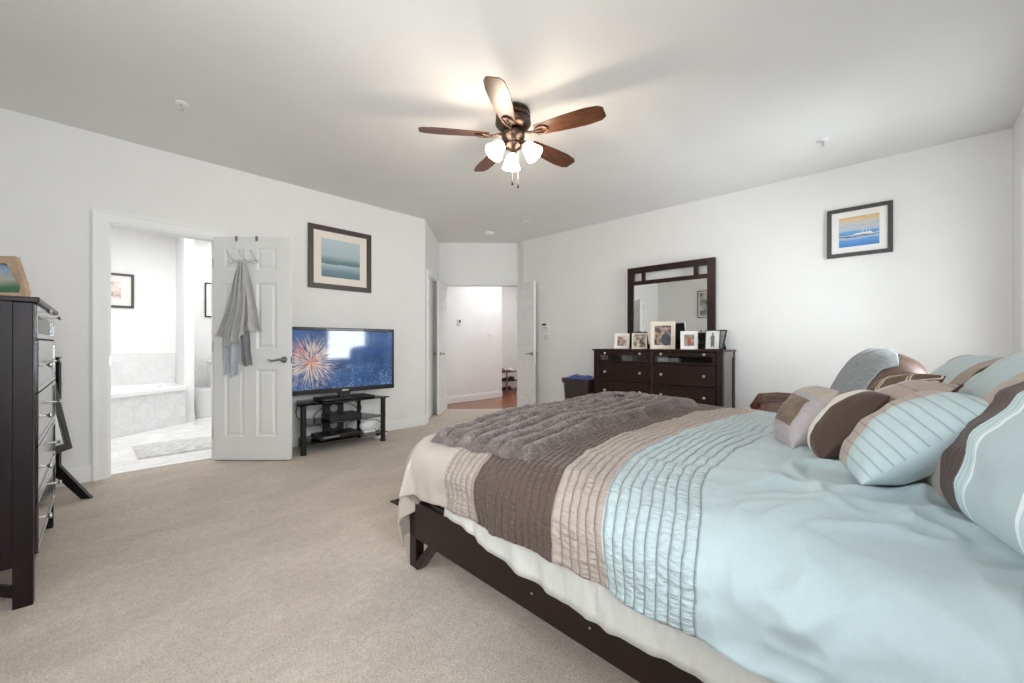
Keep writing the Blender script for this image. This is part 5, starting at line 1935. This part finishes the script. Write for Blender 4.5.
# ------------------------------------------------------------------ floor register by the foot of the bed
fr = thing('floor_register', 'bronze floor vent cover in the carpet by the foot of the bed', 'vent', (1.60, 2.46, 0), R(2))
mb = MB()
for x0, x1, y0, y1 in ((-0.13, 0.13, 0.05, 0.066), (-0.13, 0.13, -0.066, -0.05), (-0.13, -0.112, -0.066, 0.066), (0.112, 0.13, -0.066, 0.066)):
    mb.box(x0, x1, y0, y1, 0.0, 0.008, 0.002)
mb.build('frame', M['bronze'], fr)
mb = MB()
for k in range(11):
    x = -0.10 + 0.02 * k
    mb.box(x - 0.004, x + 0.004, -0.05, 0.05, 0.001, 0.006)
mb.box(-0.112, 0.112, -0.004, 0.004, 0.001, 0.006)
mb.build('grille', M['bronze'], fr)
MB().box(-0.112, 0.112, -0.05, 0.05, 0.0003, 0.0008).build('duct_shade_sheet', M['blackmatte'], fr)  # thin black sheet stands in for the shade below the grille

# ------------------------------------------------------------------ bathroom
tub = thing('bathtub', 'white bathtub set in a marble hexagon tile deck beyond the bathroom door', 'bathtub', (0.276, 6.533, 0), math.atan2(7.085 - 6.533, 1.035 - 0.276))
TA = math.atan2(7.085 - 6.533, 1.035 - 0.276)
TL = math.hypot(1.035 - 0.276, 7.085 - 6.533)
ci, si = math.cos(-TA), math.sin(-TA)


def tl_(x, y):
    dx, dy = x - 0.276, y - 6.533
    return (dx * ci - dy * si, dx * si + dy * ci)


mb = MB()
mb.box(-1.15, TL, 0.0, 0.03, -0.001, 0.455)
mb.build('deck_panel', M['hex_panel'], tub)
outer = [(-1.15, -0.02), (TL, -0.02), tl_(1.035, 7.885), tl_(-0.71, 7.885), tl_(-0.71, 5.83)]
outer = [(-1.15, -0.02), (TL, -0.02), tl_(1.036, 7.888), tl_(-0.66, 7.888)]
mb = MB()
bm = mb.bm
cx, cy = sum(p[0] for p in outer) / 4, sum(p[1] for p in outer) / 4
lev = []
for k, z in ((1.0, 0.455), (1.0, 0.500), (0.80, 0.505), (0.76, 0.49), (0.66, 0.20), (0.60, 0.16)):
    lev.append([bm.verts.new((cx + (p[0] - cx) * k, cy + (p[1] - cy) * k, z)) for p in outer])
for a, b2 in zip(lev, lev[1:]):
    for k in range(4):
        bm.faces.new((a[k], a[(k + 1) % 4], b2[(k + 1) % 4], b2[k]))
bm.faces.new(lev[-1])
mb.build('tub', M['tub'], tub)
mb = MB()
mb.cyl((-0.20, 0.10, 0.503), (-0.20, 0.10, 0.58), 0.013, n=12)
mb.tube([(-0.20, 0.10, 0.57), (-0.20, 0.14, 0.60), (-0.20, 0.19, 0.59), (-0.20, 0.21, 0.565)], 0.011, 10)
for dx in (-0.1, 0.1):
    mb.cyl((-0.20 + dx, 0.09, 0.503), (-0.20 + dx, 0.09, 0.545), 0.012, n=12)
    mb.box(-0.225 + dx, -0.175 + dx, 0.084, 0.096, 0.545, 0.555, 0.002)
mb.build('faucet', M['chrome'], tub, smooth=True)
st(MB().box(-0.72, 1.035, 7.882, 7.9, 0.49, 0.93).box(-0.72, 1.035, 7.878, 7.9, 0.93, 0.942).build('trim_tub_backsplash', M['hex_back']))
MBX = MB()


def mat_pt(u, v):
    a = Vector((0.405, 5.17, 0)).lerp(Vector((0.415, 5.86, 0)), v)
    b2 = Vector((1.55, 5.16, 0)).lerp(Vector((1.55, 5.85, 0)), v)
    p = a.lerp(b2, u)
    p.z = 0.002 + 0.014 * min(1, min(min(u, 1 - u) * 40, min(v, 1 - v) * 25)) + 0.004 * nz(u * 40, v * 24)
    return p


def bath_mat_mat():
    m, nt, b = new_mat('grey_distressed_mat')
    n1 = tex_noise(nt, 14, 5, 0.7, stretch=(1, 2.5, 1))
    n2 = tex_noise(nt, 55, 3, 0.7)
    f = math_n(nt, 'ADD', math_n(nt, 'MULTIPLY', n1, 0.7), math_n(nt, 'MULTIPLY', n2, 0.3))
    c = ramp(nt, f, [(0.34, (0.26, 0.26, 0.26)), (0.5, (0.56, 0.56, 0.555)), (0.64, (0.76, 0.76, 0.75))])
    nt.links.new(c, b.inputs['Base Color'])
    b.inputs['Roughness'].default_value = 0.95
    return m


bm_ = MB().grid(mat_pt, 60, 36).build('bath_mat', bath_mat_mat(), smooth=True)
tag(bm_, 'grey distressed bath mat on the bathroom floor inside the door', 'bath mat')

wc = thing('toilet', 'white toilet partly hidden behind the open bathroom door', 'toilet', (1.575, 7.60, 0), R(90))
# local +y is the way it faces (-x of the room)
mb = MB()
bm = mb.bm
lev = []
for z, sx_, y0_, y1_ in ((0.0, 0.13, 0.0, 0.36), (0.06, 0.125, 0.0, 0.355), (0.22, 0.135, 0.0, 0.37), (0.34, 0.17, 0.0, 0.395), (0.385, 0.18, 0.0, 0.40)):
    rg = []
    for k in range(24):
        a = 2 * PI * k / 24
        x = sx_ * math.cos(a)
        yy = (y0_ + y1_) / 2 + (y1_ - y0_) / 2 * math.copysign(abs(math.sin(a)) ** 0.8, math.sin(a))
        rg.append(bm.verts.new((x, yy, z)))
    lev.append(rg)
for a, b2 in zip(lev, lev[1:]):
    for k in range(24):
        bm.faces.new((a[k], a[(k + 1) % 24], b2[(k + 1) % 24], b2[k]))
bm.faces.new(lev[0])
bm.faces.new(lev[-1])
autosmooth(mb.build('bowl', M['porcelain'], wc), 40)
mb = MB()
mb.prism([(0.185 * math.cos(2 * PI * k / 24), 0.215 + 0.195 * math.sin(2 * PI * k / 24)) for k in range(24)], 0.386, 0.425)
mb.build('seat_lid', M['porcelain'], wc)
MB().box(-0.21, 0.21, -0.02, 0.17, 0.39, 0.79, 0.02).build('tank', M['porcelain'], wc)
MB().box(-0.22, 0.22, -0.03, 0.18, 0.79, 0.825, 0.01).build('tank_lid', M['porcelain'], wc)
tp = thing('toilet_paper_holder', 'chrome toilet paper holder on the bathroom partition wall', 'paper holder', (1.15, 7.36, 0.66), 0)
mb = MB()
mb.cyl((0, 0, 0), (0.01, 0, 0), 0.025, n=16)
mb.tube([(0.01, 0, 0), (0.05, 0, 0.0), (0.06, -0.01, 0), (0.06, -0.13, 0)], 0.008, 8)
mb.build('arm', M['chrome'], tp, smooth=True)

# ------------------------------------------------------------------ shoe rack in the hall
sr = thing('shoe_rack', 'low wooden shoe rack with metal shelves against the hall end wall', 'shoe rack', (6.72, 6.40, 0))
M['rackwood'] = plain('rack_wood', (0.26, 0.13, 0.07), 0.5, var=0.25)
for x in (-0.55, -0.22, 0.55):
    for y in (-0.12, 0.12):
        MB().box(x - 0.012, x + 0.012, y - 0.012, y + 0.012, 0, 0.52).build('post', M['rackwood'], sr)
for z in (0.06, 0.26, 0.46):
    mb = MB()
    for k in range(6):
        y = -0.12 + 0.048 * k
        mb.box(-0.55, 0.55, y - 0.012, y + 0.012, z - 0.008, z)
    mb.build('shelf', M['rackwood'], sr)


def shoe(label, loc, rotz, mat, s=1.0):
    r = thing('shoe', label, 'shoe', loc, rotz, 'shoes on the hall rack')
    mb = MB()
    bm = mb.bm
    lev = []
    for y, wd, z0_, z1_ in ((-0.13, 0.015, 0.02, 0.07), (-0.12, 0.032, 0.015, 0.085), (-0.06, 0.036, 0.015, 0.09), (0.0, 0.036, 0.015, 0.07), (0.07, 0.044, 0.015, 0.055), (0.12, 0.036, 0.015, 0.042), (0.14, 0.014, 0.018, 0.03)):
        lev.append([bm.verts.new((wd * math.cos(2 * PI * k / 12), y, (z0_ + z1_) / 2 + (z1_ - z0_) / 2 * math.sin(2 * PI * k / 12))) for k in range(12)])
    for a, b2 in zip(lev, lev[1:]):
        for k in range(12):
            bm.faces.new((a[k], a[(k + 1) % 12], b2[(k + 1) % 12], b2[k]))
    bm.faces.new(lev[0])
    bm.faces.new(lev[-1])
    mb.build('upper', mat, r, smooth=True)
    mb = MB()
    mb.prism([(-0.03, -0.13), (0.03, -0.13), (0.036, 0.0), (0.046, 0.07), (0.036, 0.125), (0, 0.145), (-0.036, 0.125), (-0.046, 0.07), (-0.036, 0.0)], 0.0, 0.018)
    mb.build('sole', M['blackmatte'], r)
    r.scale = (s, s, s)
    return r


M['shoe_tan'] = plain('tan_shoe', (0.30, 0.17, 0.09), 0.5)
M['shoe_grey'] = plain('grey_shoe', (0.16, 0.15, 0.15), 0.6)
shoe('tan shoe at the left on the top shelf of the hall rack', (6.28, 6.40, 0.461), R(8), M['shoe_tan'])
shoe('tan shoe, second from the left on the top shelf of the rack', (6.42, 6.40, 0.461), R(-6), M['shoe_tan'])
shoe('pale grey shoe right of the tan pair on the top shelf', (6.66, 6.40, 0.461), R(4), M['frame_white'])
shoe('black shoe at the right on the middle shelf of the hall rack', (6.66, 6.40, 0.261), R(25), M['black'], 1.15)
shoe('black shoe beside the post on the middle shelf', (6.56, 6.39, 0.261), R(-5), M['black'], 1.0)
shoe('dark shoe at the left on the lowest shelf of the hall rack', (6.25, 6.40, 0.061), R(5), M['shoe_grey'])
shoe('dark shoe in the middle of the lowest shelf', (6.40, 6.40, 0.061), R(-8), M['black'])
shoe('dark shoe right of the middle on the lowest shelf', (6.60, 6.40, 0.061), R(12), M['black'])

# the clip lies on the throw
bpy.context.view_layer.update()
ct, sn = math.cos(BED_A), math.sin(BED_A)
u_, v_ = 0.62, 0.48
pt_ = throw_pt(u_, v_)
hc.location = (BED[0] + pt_.x * ct - pt_.y * sn, BED[1] + pt_.x * sn + pt_.y * ct, pt_.z + 0.012)
hc.rotation_euler = (0, 0, R(-40))
